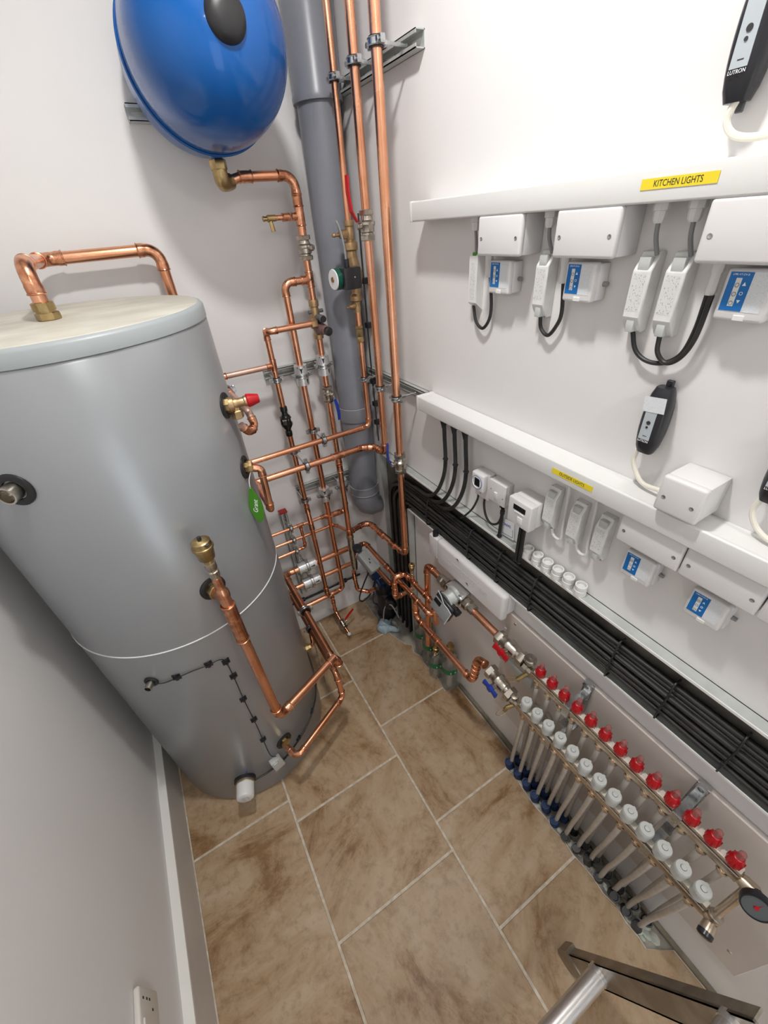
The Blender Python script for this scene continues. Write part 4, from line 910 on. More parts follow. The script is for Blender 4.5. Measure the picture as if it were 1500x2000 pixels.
# glands and grey flex down to the drivers
gg = 'white cable glands under the upper trunking'
for y, lab in ((.742, 'above the slim driver'), (.562, 'above the single driver'), (.384, 'above the left paired driver'), (.340, 'above the right paired driver')):
    g = thing('cable_gland', 'white gland under the upper trunking '+lab, 'gland', (.640, y, 1.574), gg)
    MB().lathe((.640, y, 1.592), (0, 0, -1), [(0, .0105), (.008, .0105), (.009, .0085), (.018, .0080), (.022, .0060)], 8).build('gland_body', 'white', g)
    f = MB().tube(smoothpath([(.640, y, 1.574), (.642, y-.001, 1.555), (.650, y-.004 if y < .7 else y+.006, 1.534)], 5), .0030, 8).build('flex_tail', 'flex', None)
    tag(f, 'short grey flex '+lab, 'cable')
for y, lab in ((.4425, 'left'), (.380, 'middle'), (.322, 'right')):
    g = thing('cable_gland', f'{lab} of three white glands under the lower trunking', 'gland', (.644, y+.02, 1.138), 'glands under the lower trunking')
    MB().lathe((.644, y+.02, 1.1605), (0, 0, -1), [(0, .0090), (.010, .0090), (.012, .0070), (.020, .0065)], 8).build('gland_body', 'white', g)
for y, lab in ((.438, 'first'), (.374, 'second')):
    f = MB().tube(smoothpath([(.655, y+.018, 1.011), (.655, y+.012, .998), (.655, y, .993), (.655, y-.010, 1.000), (.655, y-.008, 1.03), (.655, y-.006, 1.09), (.650, y-.004, 1.160)], 6), .0032, 8).build('flex_tail', 'white', None)
    tag(f, f'{lab} white lead looping up beside the lower drivers', 'cable')
# black leads from drivers to modules
bl = [([(.657, .757, 1.434), (.656, .745, 1.404), (.655, .722, 1.393), (.655, .704, 1.412), (.655, .700, 1.44), (.650, .703, 1.492)], 'black lead looping from the slim driver'),
      ([(.657, .571, 1.436), (.656, .565, 1.415), (.655, .546, 1.405), (.655, .530, 1.424), (.654, .523, 1.446), (.648, .524, 1.492)], 'black lead looping from the single upper driver'),
      ([(.657, .391, 1.436), (.656, .378, 1.409), (.655, .356, 1.397), (.655, .330, 1.399), (.654, .310, 1.416), (.652, .302, 1.449), (.648, .300, 1.492)], 'black lead looping from the left paired driver'),
      ([(.652, .346, 1.436), (.650, .341, 1.413), (.650, .325, 1.401), (.650, .308, 1.412), (.648, .297, 1.440), (.644, .293, 1.492)], 'black lead looping from the right paired driver')]
for pts, lab in bl: tag(MB().tube(smoothpath(pts, 7), .0034, 10).build('black_lead', 'cable', None), lab, 'cable')
for y, lab in ((.704, 'farthest'), (.524, 'middle'), (.297, 'nearest')):
    g = thing('cable_gland', f'white gland left of the {lab} upper control module', 'gland', (.646, y, 1.49), 'glands at the upper control modules')
    MB().lathe((.646, y, 1.532), (0, 0, -1), [(0, .0080), (.014, .0080), (.016, .0066), (.036, .0072), (.040, .0055)], 8).build('gland_body', 'white', g)
# black infrared/keypad interfaces
def lutron(label, y, z, note=False):
    o = dev('interface_unit', label, 'control unit', y, z, tilt=math.radians(0), group='black hand sized interface units')
    h, w_, d = .106, .036, .032
    mb = MB(); secs = 11; npt = 14
    prof = []
    for i in range(secs):
        t = i/(secs-1); v = -h/2+h*t
        k = 1-.30*abs(2*t-1)**2.2; kd = 1-.35*abs(2*t-1)**3
        if i in (0, secs-1): k *= .92; kd *= .85
        ring = []
        for j in range(npt):
            a_ = 2*math.pi*j/npt; cx = math.copysign(abs(math.cos(a_))**.55, math.cos(a_)); sx = math.copysign(abs(math.sin(a_))**.55, math.sin(a_))
            ring.append((cx*w_/2*k, v, d/2+sx*d/2*kd))
        prof.append(ring)
    vs = [p for r_ in prof for p in r_]
    mb.add(vs, [(i*npt+j, i*npt+(j+1) % npt, (i+1)*npt+(j+1) % npt, (i+1)*npt+j) for i in range(secs-1) for j in range(npt)]+[tuple(range(npt)), tuple((secs-1)*npt+j for j in range(npt))])
    mb.build('casing', 'blackp', o, 50)
    MB().rbox((-.005, h/2-.004, .004), (.005, h/2+.008, .010), .001, 1).cyl((0, h/2+.003, .008), (0, h/2+.003, .012), .0028, 12).build('fixing_tab', 'blackp', o)
    MB().rbox((-.004, -h/2-.008, .004), (.004, -h/2+.003, .008), .001, 1).build('fixing_tab', 'dgrey', o)
    s = MB().box((-.0095, -h/2+.026, d-.0006), (.0075, h/2-.016, d+.0004)).build('grey_sticker', 'greyst', o, 0)
    MB().lathe((-.0005, .001, d+.0004), (0, 0, 1), [(0, .0030), (.0008, .0030)], 16).build('button', 'print', s)
    MB().lathe((-.0010, -.0065, d+.0004), (0, 0, 1), [(0, .0018), (.0008, .0018)], 14).build('button', 'print', s)
    MB().box((-.0035, -.0215, d+.0004), (.0025, -.0205, d+.0006)).build('printed_line', 'print', s, 0)
    text('lettering', 'LUTRON', o, (-.001, -h/2+.0232, d+.0005), .0046, 'printw', .92, ext=.0002)
    if note: MB().box((-.016, .018, d+.0006), (.016, .041, d+.0010), Matrix.Rotation(.10, 3, 'Z')).build('paper_note', 'smudgew', o, 0, 'white paper note')
    return o
l1 = lutron('black interface unit with white paper note above the lower trunking', .314, 1.315, True)
l0 = lutron('black interface unit at the top right corner of the picture', .338, 1.728)
devcopy(l0, 'black interface unit cut by the right picture edge above the lower trunking', .140, 1.311)
for pts, lab in (([(.650, .326, 1.262), (.650, .327, 1.240), (.650, .314, 1.218), (.648, .297, 1.208), (.644, .268, 1.212)], 'cream flex from the noted black unit to the deep white box'),
                 ([(.648, .336, 1.680), (.648, .341, 1.662), (.650, .330, 1.648), (.650, .305, 1.643), (.652, .270, 1.646), (.655, .22, 1.652)], 'cream flex curling below the top right black unit'),
                 ([(.650, .150, 1.258), (.650, .152, 1.236), (.650, .140, 1.216), (.648, .12, 1.206), (.645, .09, 1.203)], 'cream flex below the black unit at the right picture edge')):
    tag(MB().tube(smoothpath(pts, 7), .0038, 10).build('cream_flex', 'offw', None), lab, 'cable')
g = thing('cable_gland', 'cream gland on the side of the deep white box', 'gland', (.640, .262, 1.212))
MB().lathe((.640, .268, 1.212), (0, -1, 0), [(0, .0055), (.004, .0075), (.010, .0075), (.011, .0090), (.016, .0090)], 8).build('gland_body', 'offw', g)
# timer, fused spur, programmer
tm_ = dev('timer', 'white timer with round bezel and dark display by the black conduits', 'timer', .676, 1.020)
MB().rbox((-.026, -.040, 0), (.026, .038, .022), .004, 2).build('back_box', 'whited', tm_, 40)
MB().rbox((-.024, -.012, .020), (.020, .038, .038), .004, 3).build('head', 'whited', tm_, 40)
MB().torus((-.003, .012, .038), (0, 0, 1), .0165, .0016, 32, 8).build('bezel', 'white', tm_)
MB().torus((-.003, .012, .0384), (0, 0, 1), .0185, .0008, 32, 6).build('blue_ring', 'bluep', tm_)
MB().rbox((-.012, .001, .036), (.007, .024, .0392), .0012, 1).build('display', 'blackg', tm_)
MB().sph((-.004, -.028, .022), .0018, (1, 1, .5), 8, 6).build('neon', 'red', tm_)
fs = dev('fused_spur', 'white switched spur plate between the timer and the programmer', 'switch', .616, 1.027)
MB().rbox((-.028, -.029, 0), (.028, .030, .024), .003, 2).build('back_box', 'whited', fs, 40)
MB().rbox((-.029, -.030, .022), (.029, .031, .029), .003, 3).build('plate', 'whited', fs, 40)
MB().rbox((-.005, -.018, .028), (.005, .004, .033), .001, 2, Matrix.Rotation(.12, 3, 'X')).build('rocker', 'white', fs)
for u, v in ((-.020, .004), (.022, -.006)): MB().lathe((u, v, .0288), (0, 0, 1), [(0, .0020), (.0005, .0018)], 10).build('screw', 'zinc', fs)
MB().lathe((.010, -.031, .014), (0, -1, 0), [(0, .007), (.010, .007), (.012, .0055)], 12).build('gland', 'black', fs)
pg = dev('programmer', 'deep white programmer box with black slot display', 'timer', .5145, 1.036)
MB().rbox((-.033, -.034, 0), (.033, .032, .040), .003, 2).build('back_box', 'whited', pg, 40)
MB().rbox((-.034, -.035, .036), (.034, .033, .058), .003, 3).build('front_cover', 'whited', pg, 40)
MB().rbox((-.018, .006, .0572), (.018, .020, .0588), .0008, 1).build('display', 'blackg', pg)
MB().rbox((-.014, .000, .0572), (.014, .0035, .0595), .0008, 1).build('flap', 'white', pg)
MB().rbox((-.002, -.026, .0572), (.012, -.008, .0600), .001, 2).build('button', 'white', pg)
for pts, r_, lab in (([(.648, .690, .982), (.645, .690, .965), (.640, .702, .930), (.632, .722, .898), (.636, .745, .875)], .0030, 'black cable from the timer down into the tray'),
                 ([(.652, .668, .984), (.650, .668, .960), (.647, .655, .932), (.645, .632, .920), (.645, .606, .938), (.650, .600, .975), (.653, .604, .994)], .0032, 'black cable looping from the timer to the fused spur')):
    tag(MB().tube(smoothpath(pts, 7), r_, 10).build('black_lead', 'cable', None), lab, 'cable')
for x, y, z0, z1, lab in ((.646, .597, .898, .988, 'from the fused spur'), (.636, .524, .872, 1.003, 'from the left of the programmer'), (.636, .513, .872, 1.003, 'from the right of the programmer')):
    o = MB().cyl((x, y, z1), (x-.002, y, z0), .0045, 12).lathe((x, y, z1-.006), (0, 0, -1), [(0, .006), (.010, .006)], 10); o.torus((x-.002, y, z0+.004), (0, 0, 1), .0055, .0015, 14, 6); tag(o.build('conduit_drop', 'black', None), 'straight black lead dropping into the tray '+lab, 'cable')
for k, (y0, yt) in enumerate(((.842, .885), (.797, .845), (.751, .800))):
    nm = ['left', 'middle', 'right'][k]
    c = thing('conduit_tail', f'{nm} of three black cables sweeping from trunking to tray', 'cable', (.645, y0, .89), 'three black cables sweeping from trunking to tray')
    pts = [(.645, y0, 1.150), (.645, y0-.004, 1.10), (.645, y0-.010, 1.03), (.643, y0-.006, .975), (.636, y0+.008, .925), (.629, y0+.028, .893), (.631, y0+.062, .872), (.640, y0+.110, .858), (.645, y0+.16, .850)]
    MB().tube(smoothpath(pts, 7), .0058, 10).build('sheath', 'cable', c)
    MB().lathe((.645, y0, 1.1605), (0, 0, -1), [(0, .0120), (.014, .0115), (.034, .0062), (.038, .0060)], 14).build('gland_boot', 'blackp', c)
    MB().torus((.645, y0-.010, 1.030), (0, 0, 1), .0066, .0018, 18, 6).rbox((.638, y0-.020, 1.027), (.646, y0-.014, 1.033), .001, 1).build('tie', 'black', c)
cdv = dev('instruction_card', 'small white card with blue lettering upside down on the tray', 'card', .582, .934, .655, tilt=.12)
MB().box((-.022, -.030, 0), (.022, .022, .0006)).build('card', 'paper', cdv, 0)
text('lettering', 'SANS', cdv, (-.002, .006, .0008), .011, 'bluep', 1, rot=Matrix.Rotation(math.pi, 3, 'Z'))
MB().tube([(-.018, -.024, .001), (.018, -.024, .001), (.018, .000, .001)], .0005, 5).build('printed_line', 'print', cdv)
cups = (.503, .474, .444, .414, .384, .352)
cl = ['leftmost', 'second', 'third', 'fourth', 'fifth', 'rightmost']
cp0 = None
for i, y in enumerate(cups):
    if cp0 is None:
        cp0 = thing('conduit_bush', '', 'bush', (.6495, y, .8965), 'six open white conduit bushes on the tray')
        p = V((.6495, y, .8965))
        MB().lathe(p, (0, 0, 1), [(0, .0135), (.014, .0135), (.015, .0120), (.017, .0120)], 24).build('body', 'white', cp0)
        MB().lathe(p+V((0, 0, .017)), (0, 0, 1), [(0, .0120), (0, .0130), (.009, .0130), (.010, .0122), (.010, .0100), (.002, .0098), (.002, .0003)], 24, cap=False).build('rim', 'white', cp0)
        c = cp0
    else: c = copy_tree(cp0); c.location = V((.6495, y, .8965))
    c['label'] = f'{cl[i]} of six open white bushes along the tray edge'
# underfloor wiring centre
uc = dev('wiring_centre', 'long white heating controller mounted under the cable tray', 'controller', .694, .700)
MB().rbox((-.176, -.040, 0), (.168, .030, .034), .006, 3).build('base', 'whited', uc, 40)
MB().rbox((-.134, -.052, .030), (.172, .050, .057), .011, 4).build('cover', 'whited', uc, 40)
MB().rbox((-.184, -.044, .030), (-.136, .042, .052), .006, 3).build('end_cover', 'whited', uc, 40)
MB().rbox((-.172, -.012, .050), (-.150, -.006, .0515), .0005, 1).build('label_slot', 'white', uc)
MB().box((-.105, -.012, .0571), (.110, .012, .0574)).build('print_strip', mat_smudge('controller_print', (.71, .69, .68), (.50, .49, .49), (170, 150, 1)), uc, 0)
for u, v in ((-.030, .043), (.018, -.020)): MB().add([(u-.004, v, .0576), (u+.006, v+.002, .0576), (u+.012, v-.008, .0576)], [(0, 1, 2)]).build('print_mark', 'print', uc, 0)
MB().rbox((.128, -.034, .052), (.148, -.026, .0572), .002, 2).build('release_tab', 'white', uc)
MB().cyl((-.160, .040, .041), (-.160, .060, .041), .0095, 16).build('aerial_knob', 'blackp', uc)

# ================================================================== CIRCULATION PUMP ON THE MANIFOLD FEED
cp = thing('circulation_pump', 'steel and black circulation pump on the manifold feed below the white controller', 'pump', (.595, .700, .55))
for y, s_ in ((.765, 1), (.635, -1)):
    MB().lathe((.595, y, .620), (0, -s_, 0), [(-.022, .0125), (-.020, .0165), (-.004, .0170), (0, .0140), (.004, .0200), (.020, .0200), (.022, .0150)], 8).build('union', 'brass' if False else 'nickel', cp)
MB().rbox((.575, .658, .598), (.622, .740, .644), .008, 3).build('volute', 'chrome', cp)
MB().lathe((.590, .699, .620), (-.92, 0, -.10), [(0, .034), (.010, .034), (.014, .027), (.032, .026), (.034, .030), (.040, .030)], 28).build('motor_flange', 'galv', cp)
e = MB().rbox((-.040, -.034, 0), (.040, .034, .030), .008, 3)
dz = V((-.85, -.10, .30)).normalized(); ux = V((0, -1, -.25)); ux = (ux-dz*ux.dot(dz)).normalized(); vy = dz.cross(ux)
mxp = Matrix((ux, vy, dz)).transposed(); pc = V((.556, .699, .590)); e.v = [pc+mxp@q for q in e.v]; e.build('electronics_head', 'blackp', cp)
e = MB().rbox((-.036, -.026, .028), (.042, .022, .034), .003, 2); e.v = [pc+mxp@q for q in e.v]; e.build('front_plate', 'flex', cp)
e = MB().rbox((-.032, .004, .0335), (-.002, .020, .036), .001, 1); e.v = [pc+mxp@q for q in e.v]; e.build('display', 'blackg', cp)
ring = [V((-.041, .034, .024)), V((-.020, .036, .031)), V((.004, .026, .034)), V((.026, .026, .034)), V((.042, .022, .034)), V((.043, -.026, .034))]
MB().tube([pc+mxp@q for q in ring], .0018, 8).build('trim_edge', 'cap', cp)
e = MB().rbox((.030, .018, .002), (.056, .036, .022), .003, 2); e.v = [pc+mxp@q for q in e.v]; e.build('plug', 'blackg', cp)

# ================================================================== CLEAR PLASTIC BOTTLES
def bottle(label, x, y, r_, h_, neck=True):
    o = thing('water_filter_bottle', label, 'bottle', (x, y, 0), 'clear bottles on the floor under the pump')
    z0 = -.003
    MB().lathe((x, y, z0), (0, 0, 1), [(0, r_*.86), (.006, r_*.98), (.012, r_), (h_*.78, r_), (h_*.88, r_*.86), (h_*.97, r_*.50), (h_, r_*.44)], 32).build('shell', 'bottle', o, 50)
    MB().lathe((x, y, z0+h_*.52), (0, 0, 1), [(0, r_+.0006), (.030, r_+.0006)], 32, cap=False).build('green_label', 'greenb', o, 50)
    for k in range(5):
        a = math.radians(180+60+k*32); c = V((x+r_*1.015*math.cos(a), y+r_*1.015*math.sin(a), z0+h_*.52+.011))
        MB().sph(c, .0045, (.6, .6, 1), 8, 6).build('white_dot', 'paper', o)
    MB().cyl((x, y, z0+.006), (x, y, z0+h_*.9), r_*.36, 14).build('inner_tube', 'pex', o)
    if neck:
        MB().lathe((x, y, z0+h_-.004), (0, 0, 1), [(0, r_*.46), (.010, r_*.48), (.012, r_*.32), (.024, r_*.32), (.026, r_*.48), (.036, r_*.48), (.038, r_*.33), (.052, r_*.33)], 10).build('brass_neck', 'brass', o)
        MB().tube(smoothpath([(x-.010, y-.012, z0+h_+.02), (x-.020, y-.016, z0+h_+.015), (x-.024, y-.014, z0+h_+.002)], 4), .005, 10).build('tap', 'nickel', o)
    return o
bottle('clear bottle with green label nearest the viewer', .628, .762, .033, .225)
bottle('small clear bottle second from the viewer, part hidden by the forward pipe', .612, .832, .029, .150)
bottle('tall clear bottle second from the upright cable tray', .628, .898, .031, .215)
bottle('clear bottle against the upright cable tray', .630, .962, .030, .225, False)

# ================================================================== MANIFOLD
mf = thing('heating_manifold', 'nickel underfloor heating manifold with red flow meters and grey caps', 'manifold', (.58, .14, .45))
NP = 13
YU = [.360-.0368*i for i in range(NP)]; YL = [.356-.0365*i for i in range(NP)]
XU, ZU, XLo, ZLo = .593, .602, .558, .484
def bar(x, z, y0, y1):
    b = MB(); hw = .0085; hh = .017
    pr2 = [(-hw, -hh*.55), (-hw*.6, -hh), (hw*.6, -hh), (hw, -hh*.55), (hw, hh*.55), (hw*.6, hh), (-hw*.6, hh), (-hw, hh*.55)]
    b.add([(x+a_, y0, z+c_) for a_, c_ in pr2]+[(x+a_, y1, z+c_) for a_, c_ in pr2], [tuple(range(8)), tuple(range(8, 16))]+[(i, (i+1) % 8, 8+(i+1) % 8, 8+i) for i in range(8)])
    return b
MB_ = bar(XU, ZU, .382, -.100).build('flow_bar', 'champ', mf, 25)
MB_ = bar(XLo, ZLo, .378, -.104).build('return_bar', 'champ', mf, 25)
MB().rbox((XU-.0105, -.098, ZU+.004), (XU-.0080, .378, ZU+.013), .0008, 1).build('rib', 'nickel', mf, 30)
MB().rbox((XLo-.0105, -.102, ZLo+.004), (XLo-.0080, .374, ZLo+.013), .0008, 1).build('rib', 'nickel', mf, 30)
MB().rbox((XU-.0045, -.098, ZU+.016), (XU+.0095, .376, ZU+.0195), .001, 1).build('bar_top', 'offw', mf, 30)
MB().rbox((XLo-.0040, -.102, ZLo+.016), (XLo+.0095, .372, ZLo+.0190), .001, 1).build('bar_top', 'offw', mf, 30)
def flow_meter(y):
    p = V((XU+.001, y, ZU+.017))
    bb = MB().lathe(p, (0, 0, 1), [(0, .0080), (.003, .0085), (.004, .0116), (.010, .0124), (.022, .0112), (.031, .0082), (.032, .0062)], 18)
    for k in range(9):
        a_ = 2*math.pi*k/9; c = p+V((.0120*math.cos(a_), .0120*math.sin(a_), .006)); bb.box((c.x-.0010, c.y-.0010, c.z), (c.x+.0010, c.y+.0010, c.z+.016))
    o = bb.build('flow_meter', 'red', mf, 40)
    MB().lathe(p+V((0, 0, .030)), (0, 0, 1), [(0, .0060), (.016, .0060), (.019, .0045), (.020, .002)], 16).build('sight_glass', 'sight', o, 50)
    MB().cyl(p+V((0, 0, .018)), p+V((0, 0, .044)), .0020, 8).build('float', 'redd', o)
def valve_cap(y):
    p = V((XLo+.001, y, ZLo+.017))
    bb = MB().lathe(p, (0, 0, 1), [(0, .0110), (.002, .0135), (.024, .0138), (.0245, .0146), (.033, .0146), (.036, .0130), (.0364, .0050)], 28)
    o = bb.build('actuator_cap', 'cap', mf, 40)
    MB().lathe(p+V((0, 0, .0360)), (0, 0, 1), [(0, .0050), (.0022, .0050), (.0024, .0044)], 20).build('position_button', 'cap', o)
    MB().torus(p+V((0, 0, .0362)), (0, 0, 1), .0054, .0005, 20, 5).build('groove', 'dgrey', o)
    MB().rbox((p.x+.012, p.y-.003, p.z+.026), (p.x+.0165, p.y+.003, p.z+.034), .001, 1).build('latch', 'cap', o)
for y in YU: flow_meter(y)
for y in YL: valve_cap(y)
for X_, Z_, Y_ in ((XU, ZU, YU), (XLo, ZLo, YL)):
    for y in Y_:
        MB().lathe((X_, y, Z_-.016), (0, 0, -1), [(0, .0070), (.003, .0070), (.003, .0105), (.010, .0105), (.012, .0080), (.018, .0070)], 10).build('port_nut', 'champ', mf)
for y in (.267, .009):
    b = MB().rbox((.648, y-.012, .545), (.6575, y+.012, .660), .001, 1).rbox((XU-.012, y-.009, ZU+.018), (.650, y+.009, ZU+.022), .001, 1)
    b.rbox((XU-.013, y-.009, ZU-.020), (XU-.0108, y+.009, ZU+.022), .0005, 1)
    b.rbox((XLo-.013, y-.008, ZLo-.018), (XLo-.0108, y+.008, ZLo+.020), .0005, 1).box((XLo-.012, y-.008, ZLo-.021), (.656, y+.008, ZLo-.018)).box((.648, y-.010, ZLo-.022), (.6575, y+.010, .55))
    b.lathe((.650, y, .652), (-1, 0, 0), [(0, .011), (.008, .011), (.008, .006), (.001, .006)], 16)
    b.box((XLo+.022, y-.012, ZLo+.052), (XLo+.060, y+.006, ZLo+.055), Matrix.Rotation(.25, 3, 'Y'))
    b.build('bracket', 'zinc', mf, 30)
# ends
def endfit(p, label=None, big=True):
    pass
MB().lathe((XU, .382, ZU+.001), (0, 1, 0), [(0, .0115), (.012, .0115), (.014, .0150), (.026, .0150), (.028, .0120)], 8).build('end_union', 'nickel', mf)
MB().lathe((XU+.004, .398, ZU+.016), (0, 0, 1), [(0, .0080), (.012, .0080), (.014, .0150), (.016, .0165), (.024, .0165), (.027, .0140), (.028, .004), (.031, .003)], 28).build('air_vent_cap', 'nickel', mf)
MB().tube([V((XU-.004, .392, ZU-.012)), V((XU-.020, .400, ZU-.028)), V((XU-.026, .404, ZU-.036))], .0060, 12).build('drain_tap', 'brass', mf)
MB().tube(smoothpath([(XU-.022, .404, ZU-.030), (XU-.040, .418, ZU-.030), (XU-.050, .424, ZU-.034), (XU-.044, .412, ZU-.040), (XU-.024, .398, ZU-.040)], 5), .0014, 6).build('tap_loop', 'brass', mf)
MB().lathe((XLo, .378, ZLo+.001), (0, 1, 0), [(0, .0110), (.010, .0110), (.012, .0145), (.022, .0145), (.024, .0115)], 8).build('end_union', 'nickel', mf)
MB().lathe((XLo-.002, .392, ZLo+.012), (-.1, 0, 1), [(0, .0075), (.010, .0085), (.012, .0100), (.018, .0095), (.019, .004)], 18).build('bleed_plug', 'nickel', mf)
MB().tube([V((XLo-.006, .388, ZLo-.008)), V((XLo-.022, .396, ZLo-.016)), V((XLo-.028, .398, ZLo-.030))], .0058, 12).build('drain_tap', 'brass', mf)
MB().tube(smoothpath([(XLo-.024, .398, ZLo-.022), (XLo-.044, .405, ZLo-.030), (XLo-.052, .405, ZLo-.038), (XLo-.044, .396, ZLo-.040), (XLo-.026, .394, ZLo-.034)], 5), .0014, 6).build('tap_loop', 'brass', mf)
MB().lathe((XU, -.100, ZU), (0, -1, 0), [(0, .0105), (.006, .0125), (.024, .0135), (.028, .010)], 12).build('end_tee', 'champ', mf)
MB().tube([V((XU, -.116, ZU-.006)), V((XU-.006, -.116, ZU-.022)), V((XLo+.008, -.116, ZLo+.026)), V((XLo, -.116, ZLo+.014))], .0078, 16).build('bypass_pipe', 'champ', mf)
MB().lathe((XLo, -.116, ZLo+.022), (-.25, 0, -1), [(0, .0085), (.002, .0125), (.010, .0125), (.012, .0100)], 20).build('bypass_union', 'nickel', mf)
MB().lathe((XLo, -.104, ZLo), (0, -1, 0), [(0, .0105), (.004, .0125), (.022, .0130), (.024, .010)], 12).build('end_tee', 'champ', mf)
MB().lathe((XLo-.004, -.118, ZLo-.002), (-1, -.15, -.25), [(0, .0105), (.014, .0120), (.022, .0120), (.023, .0105)], 16).build('end_valve', 'champ', mf)
MB().lathe((XLo-.026, -.121, ZLo-.007), (-1, -.15, -.25), [(0, .0128), (.008, .0125), (.010, .0095)], 20).build('black_cap', 'blackp', mf, 40, 'black end cap')
ga = thing('temperature_gauge', 'round gauge with dark rim and red pointer at the near end of the manifold', 'gauge', (.585, -.125, .64))
dg = V((-.90, -.25, .42)).normalized()
MB().lathe((XU, -.124, ZU+.004), dg, [(0, .009), (.018, .010), (.020, .021), (.022, .0225), (.034, .0225), (.036, .0215), (.036, .0200), (.032, .0198)], 36).build('rim', 'blackp', ga)
c = V((XU, -.124, ZU+.004))+dg*.0335
MB().lathe(c, dg, [(0, .0198), (.0008, .0198)], 36).build('dial', 'dgrey', ga)
up = (V((0, 0, 1))-dg*dg.z).normalized(); sd_ = up.cross(dg)
MB().add([c+dg*.0014+sd_*.0012, c+dg*.0014-sd_*.0012, c+dg*.0014+up*.014+sd_*.006], [(0, 1, 2)]).lathe(c+dg*.0008, dg, [(0, .0035), (.002, .003)], 14).build('pointer', 'red', ga)
# valves feeding the manifold
va = valve('large nickel valve with red butterfly handle feeding the flow bar', (.595, .462, .614), (0, 1, 0), .0118, .105, stem=(-1, .05, .22), wing=(0, -1, -.15), lmat='red', name='manifold_valve')
vb = valve('large nickel valve with blue butterfly handle on the return bar', (.559, .450, .495), (0, 1, .12), .0118, .100, stem=(-1, .05, .05), wing=(0, -1, -.15), lmat='bluep', name='manifold_valve')
tag(MB().rbox((.598, .380, .522), (.632, .500, .556), .003, 2).build('wiring_box', 'galv', None), 'flat grey wiring box behind the red handled manifold valve', 'box')
for k in range(4):
    pts = [(.628, .515+.004*k, .620), (.624, .528+.003*k, .575), (.620, .50, .545)] if k < 2 else [(.612, .385, .535), (.606, .372-.003*k, .48), (.612, .345-.010*k, .42+.02*k), (.625, .31-.015*k, .36)]
    tag(MB().tube(smoothpath(pts, 6), .0016, 6).build('actuator_wire', 'cap', None), ['upper', 'lower', 'left', 'right'][k]+' grey actuator wire by the red handled valve', 'cable')
# underfloor pipes
ow = ['first', 'second', 'third', 'fourth', 'fifth', 'sixth', 'seventh', 'eighth', 'ninth', 'tenth', 'eleventh', 'twelfth', 'last']
random.seed(11)
for i in range(NP):
    for row in (0, 1):
        front = row == 0
        y0 = YL[i] if front else YU[i]; x0 = XLo if front else XU; z0 = (ZLo if front else ZU)-.030
        yb = (.398-.0395*i) if front else (.388-.0390*i); xb = (.618 if front else .648)+random.uniform(-.004, .004)
        o = thing('heating_pipe', f'{ow[i]} pale heating pipe of the {"front" if front else "rear"} row, counted from the bottles end', 'pipe', (xb, yb, 0), 'underfloor heating pipes')
        zt = z0; pts = [(x0, y0, zt), (x0+.001, y0, zt-.03), (x0+(xb-x0)*.35, y0+(yb-y0)*.35, zt*.62), (xb-(xb-x0)*.12, yb-(yb-y0)*.12, zt*.25), (xb, yb, .025), (xb+.002, yb+.002, -.010)]
        MB().tube(smoothpath(pts, 5), .0064, 12).build('pipe', 'pex', o)
        blue = (i < 6)
        h_ = random.uniform(.040, .062) if blue else random.uniform(.022, .052)
        tl = random.uniform(-.45, .45) if not blue else .08
        cs = MB().lathe((xb-.001, yb, -.008), (-.25+tl*.3, tl*.5, 1), [(0, .0135), (h_, .0125), (h_, .0090), (h_-.006, .0088)], 16)
        if blue:
            for q in range(4): cs.torus(V((xb-.001, yb, -.006))+V((-.25+tl*.3, tl*.5, 1)).normalized()*h_*q/4, (-.25+tl*.3, tl*.5, 1), .0128, .0015, 18, 5)
        cs.build('conduit_sleeve', 'cond' if blue else 'black', o, 40)

# ================================================================== LOW LEFT SOCKET, LADDER, THIN CABLE
so = thing('wall_socket', 'pale switched socket low on the left wall at the bottom picture edge', 'socket', (-.436, .35, .37))
MB().rbox((-.441, .285, .340), (-.429, .382, .432), .004, 3).build('plate', 'sock', so)
for y, z in ((.364, .415), (.364, .398), (.350, .372), (.364, .385)): MB().box((-.4292, y-.002, z-.003), (-.4286, y+.002, z+.003)).build('pin_hole', 'print', so, 0)
MB().rbox((-.430, .318, .395), (-.426, .335, .420), .001, 1).build('rocker', 'sock', so)
lb = thing('cable_clip_run', 'thin black cable clipped up the corner beside the grey waste pipe', 'cable', (.655, 1.235, .9))
MB().tube(smoothpath([(.652, 1.250, 1.62), (.652, 1.253, 1.52), (.652, 1.254, 1.40), (.652, 1.256, 1.25), (.652, 1.252, 1.05), (.650, 1.245, .93)], 6), .0026, 8).build('sheath', 'cable', lb)
for z in (1.455, 1.330, 1.150, 1.070, 1.000): MB().rbox((.646, 1.243, z-.008), (.667, 1.262, z+.008), .001, 1).build('cable_clip', 'blackp', lb, 0)

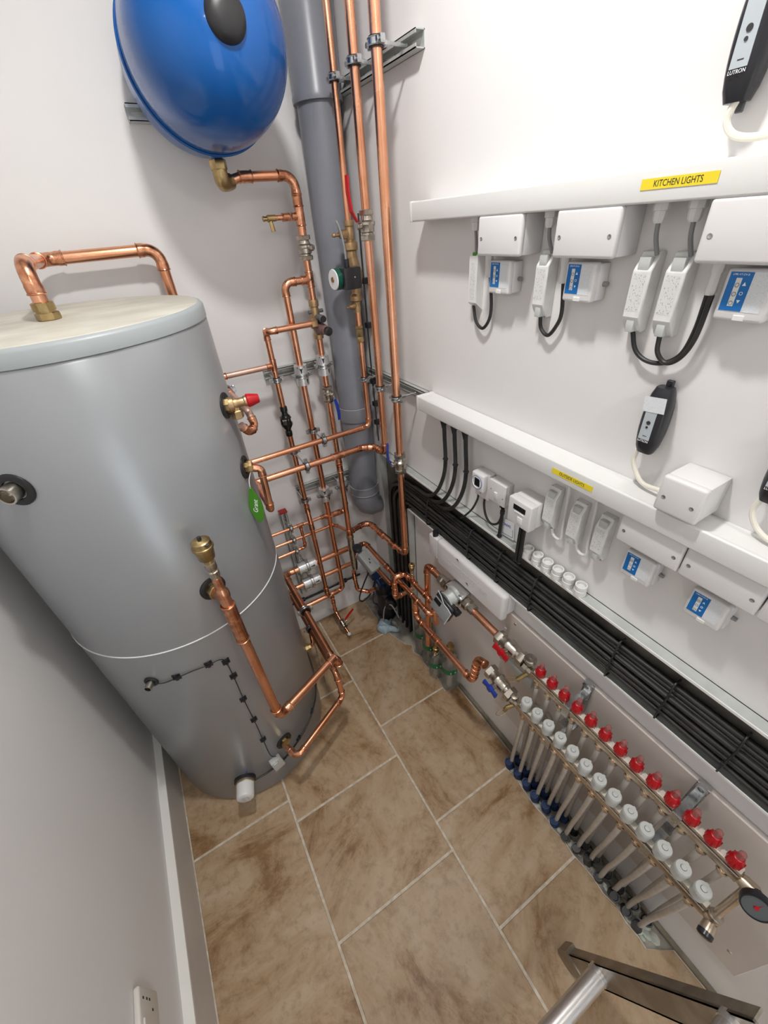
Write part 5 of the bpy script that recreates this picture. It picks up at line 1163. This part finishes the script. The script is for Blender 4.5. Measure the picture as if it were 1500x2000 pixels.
la = thing('step_ladder', 'aluminium ladder foot and rung at the bottom edge', 'ladder', (.30, -.10, 0))
p0 = V((.400, -.022, .006)); dl = V((0, -.150, .57)).normalized(); sl = V((1, 0, 0)); nl = dl.cross(sl).normalized()
mxl = Matrix((sl, nl, dl)).transposed()
e = MB().box((-.004, -.026, 0), (.000, .026, .70)).box((-.004, -.026, 0), (.018, -.0225, .70)).box((-.004, .0225, 0), (.018, .026, .70)); e.v = [p0+mxl@q for q in e.v]; e.build('stile', 'alu', la, 0)
e = MB(); tip = [(-.030, .055), (-.030, .012), (-.026, -.006), (-.016, -.018), (0, -.022), (.016, -.018), (.026, -.006), (.030, .012), (.030, .055)]
e.add([(-.007, a_, b_) for a_, b_ in tip]+[(.020, a_, b_) for a_, b_ in tip], [tuple(range(9)), tuple(range(9, 18))]+[(i, (i+1) % 9, 9+(i+1) % 9, 9+i) for i in range(9)]); e.v = [p0+V((0, 0, .018))+mxl@q for q in e.v]; e.build('foot', 'alu', la)
for zz in (.205, .64):
    q = p0+dl*zz+nl*(-.006 if nl.y < 0 else .006)
    e = MB().lathe((0, 0, 0), (-1, 0, 0), [(0, .0215), (.012, .0215), (.012, .0200), (.62, .0200)], 24)
    e.v = [q+v for v in e.v]; e.build('rung', 'alub', la)
MB().rbox((.34, -.10, .18), (.35, -.09, .19), .001, 1)
e = MB().box((-.004, -.020, 0), (.000, .020, .70)).box((-.016, -.020, 0), (-.000, -.0165, .70)).box((-.016, .0165, 0), (0, .020, .70)); p1 = V((-.215, -.022, .006)); e.v = [p1+mxl@q for q in e.v]; e.build('stile', 'alu', la, 0)
e = MB().rbox((-.020, -.024, -.006), (.008, .024, .030), .004, 2); e.v = [p1+mxl@q for q in e.v]; e.build('foot', 'alu', la)
# ceiling fittings (the lamps themselves)
M['lamp'], _n, _l, _b = newmat('lamp_glow'); _b.inputs['Emission Color'].default_value = (1, .97, .92, 1); _b.inputs['Emission Strength'].default_value = 8
for k, (x, y) in enumerate(((.22, .50), (.22, -1.00))):
    d_ = thing('ceiling_downlight', 'round white downlight in the ceiling '+('above the tank end' if k == 0 else 'behind the viewer'), 'lamp', (x, y, ZC-.02))
    MB().lathe((x, y, ZC), (0, 0, -1), [(0, .075), (.010, .075), (.014, .070), (.014, .060), (.004, .060)], 40).build('bezel', 'white', d_)
    MB().lathe((x, y, ZC-.004), (0, 0, -1), [(0, .060), (.001, .060)], 40).build('diffuser', 'lamp', d_)

# ================================================================== scale the survey units to metres
done = set()
for o in bpy.data.objects:
    if o.type in ('LIGHT', 'CAMERA'): continue
    if o.type == 'MESH' and o.data.name not in done:
        done.add(o.data.name); o.data.transform(Matrix.Scale(K, 4))
    o.location = o.location*K
    for md in o.modifiers:
        if md.type == 'BEVEL': md.width *= K
        if md.type == 'SOLIDIFY': md.thickness *= K
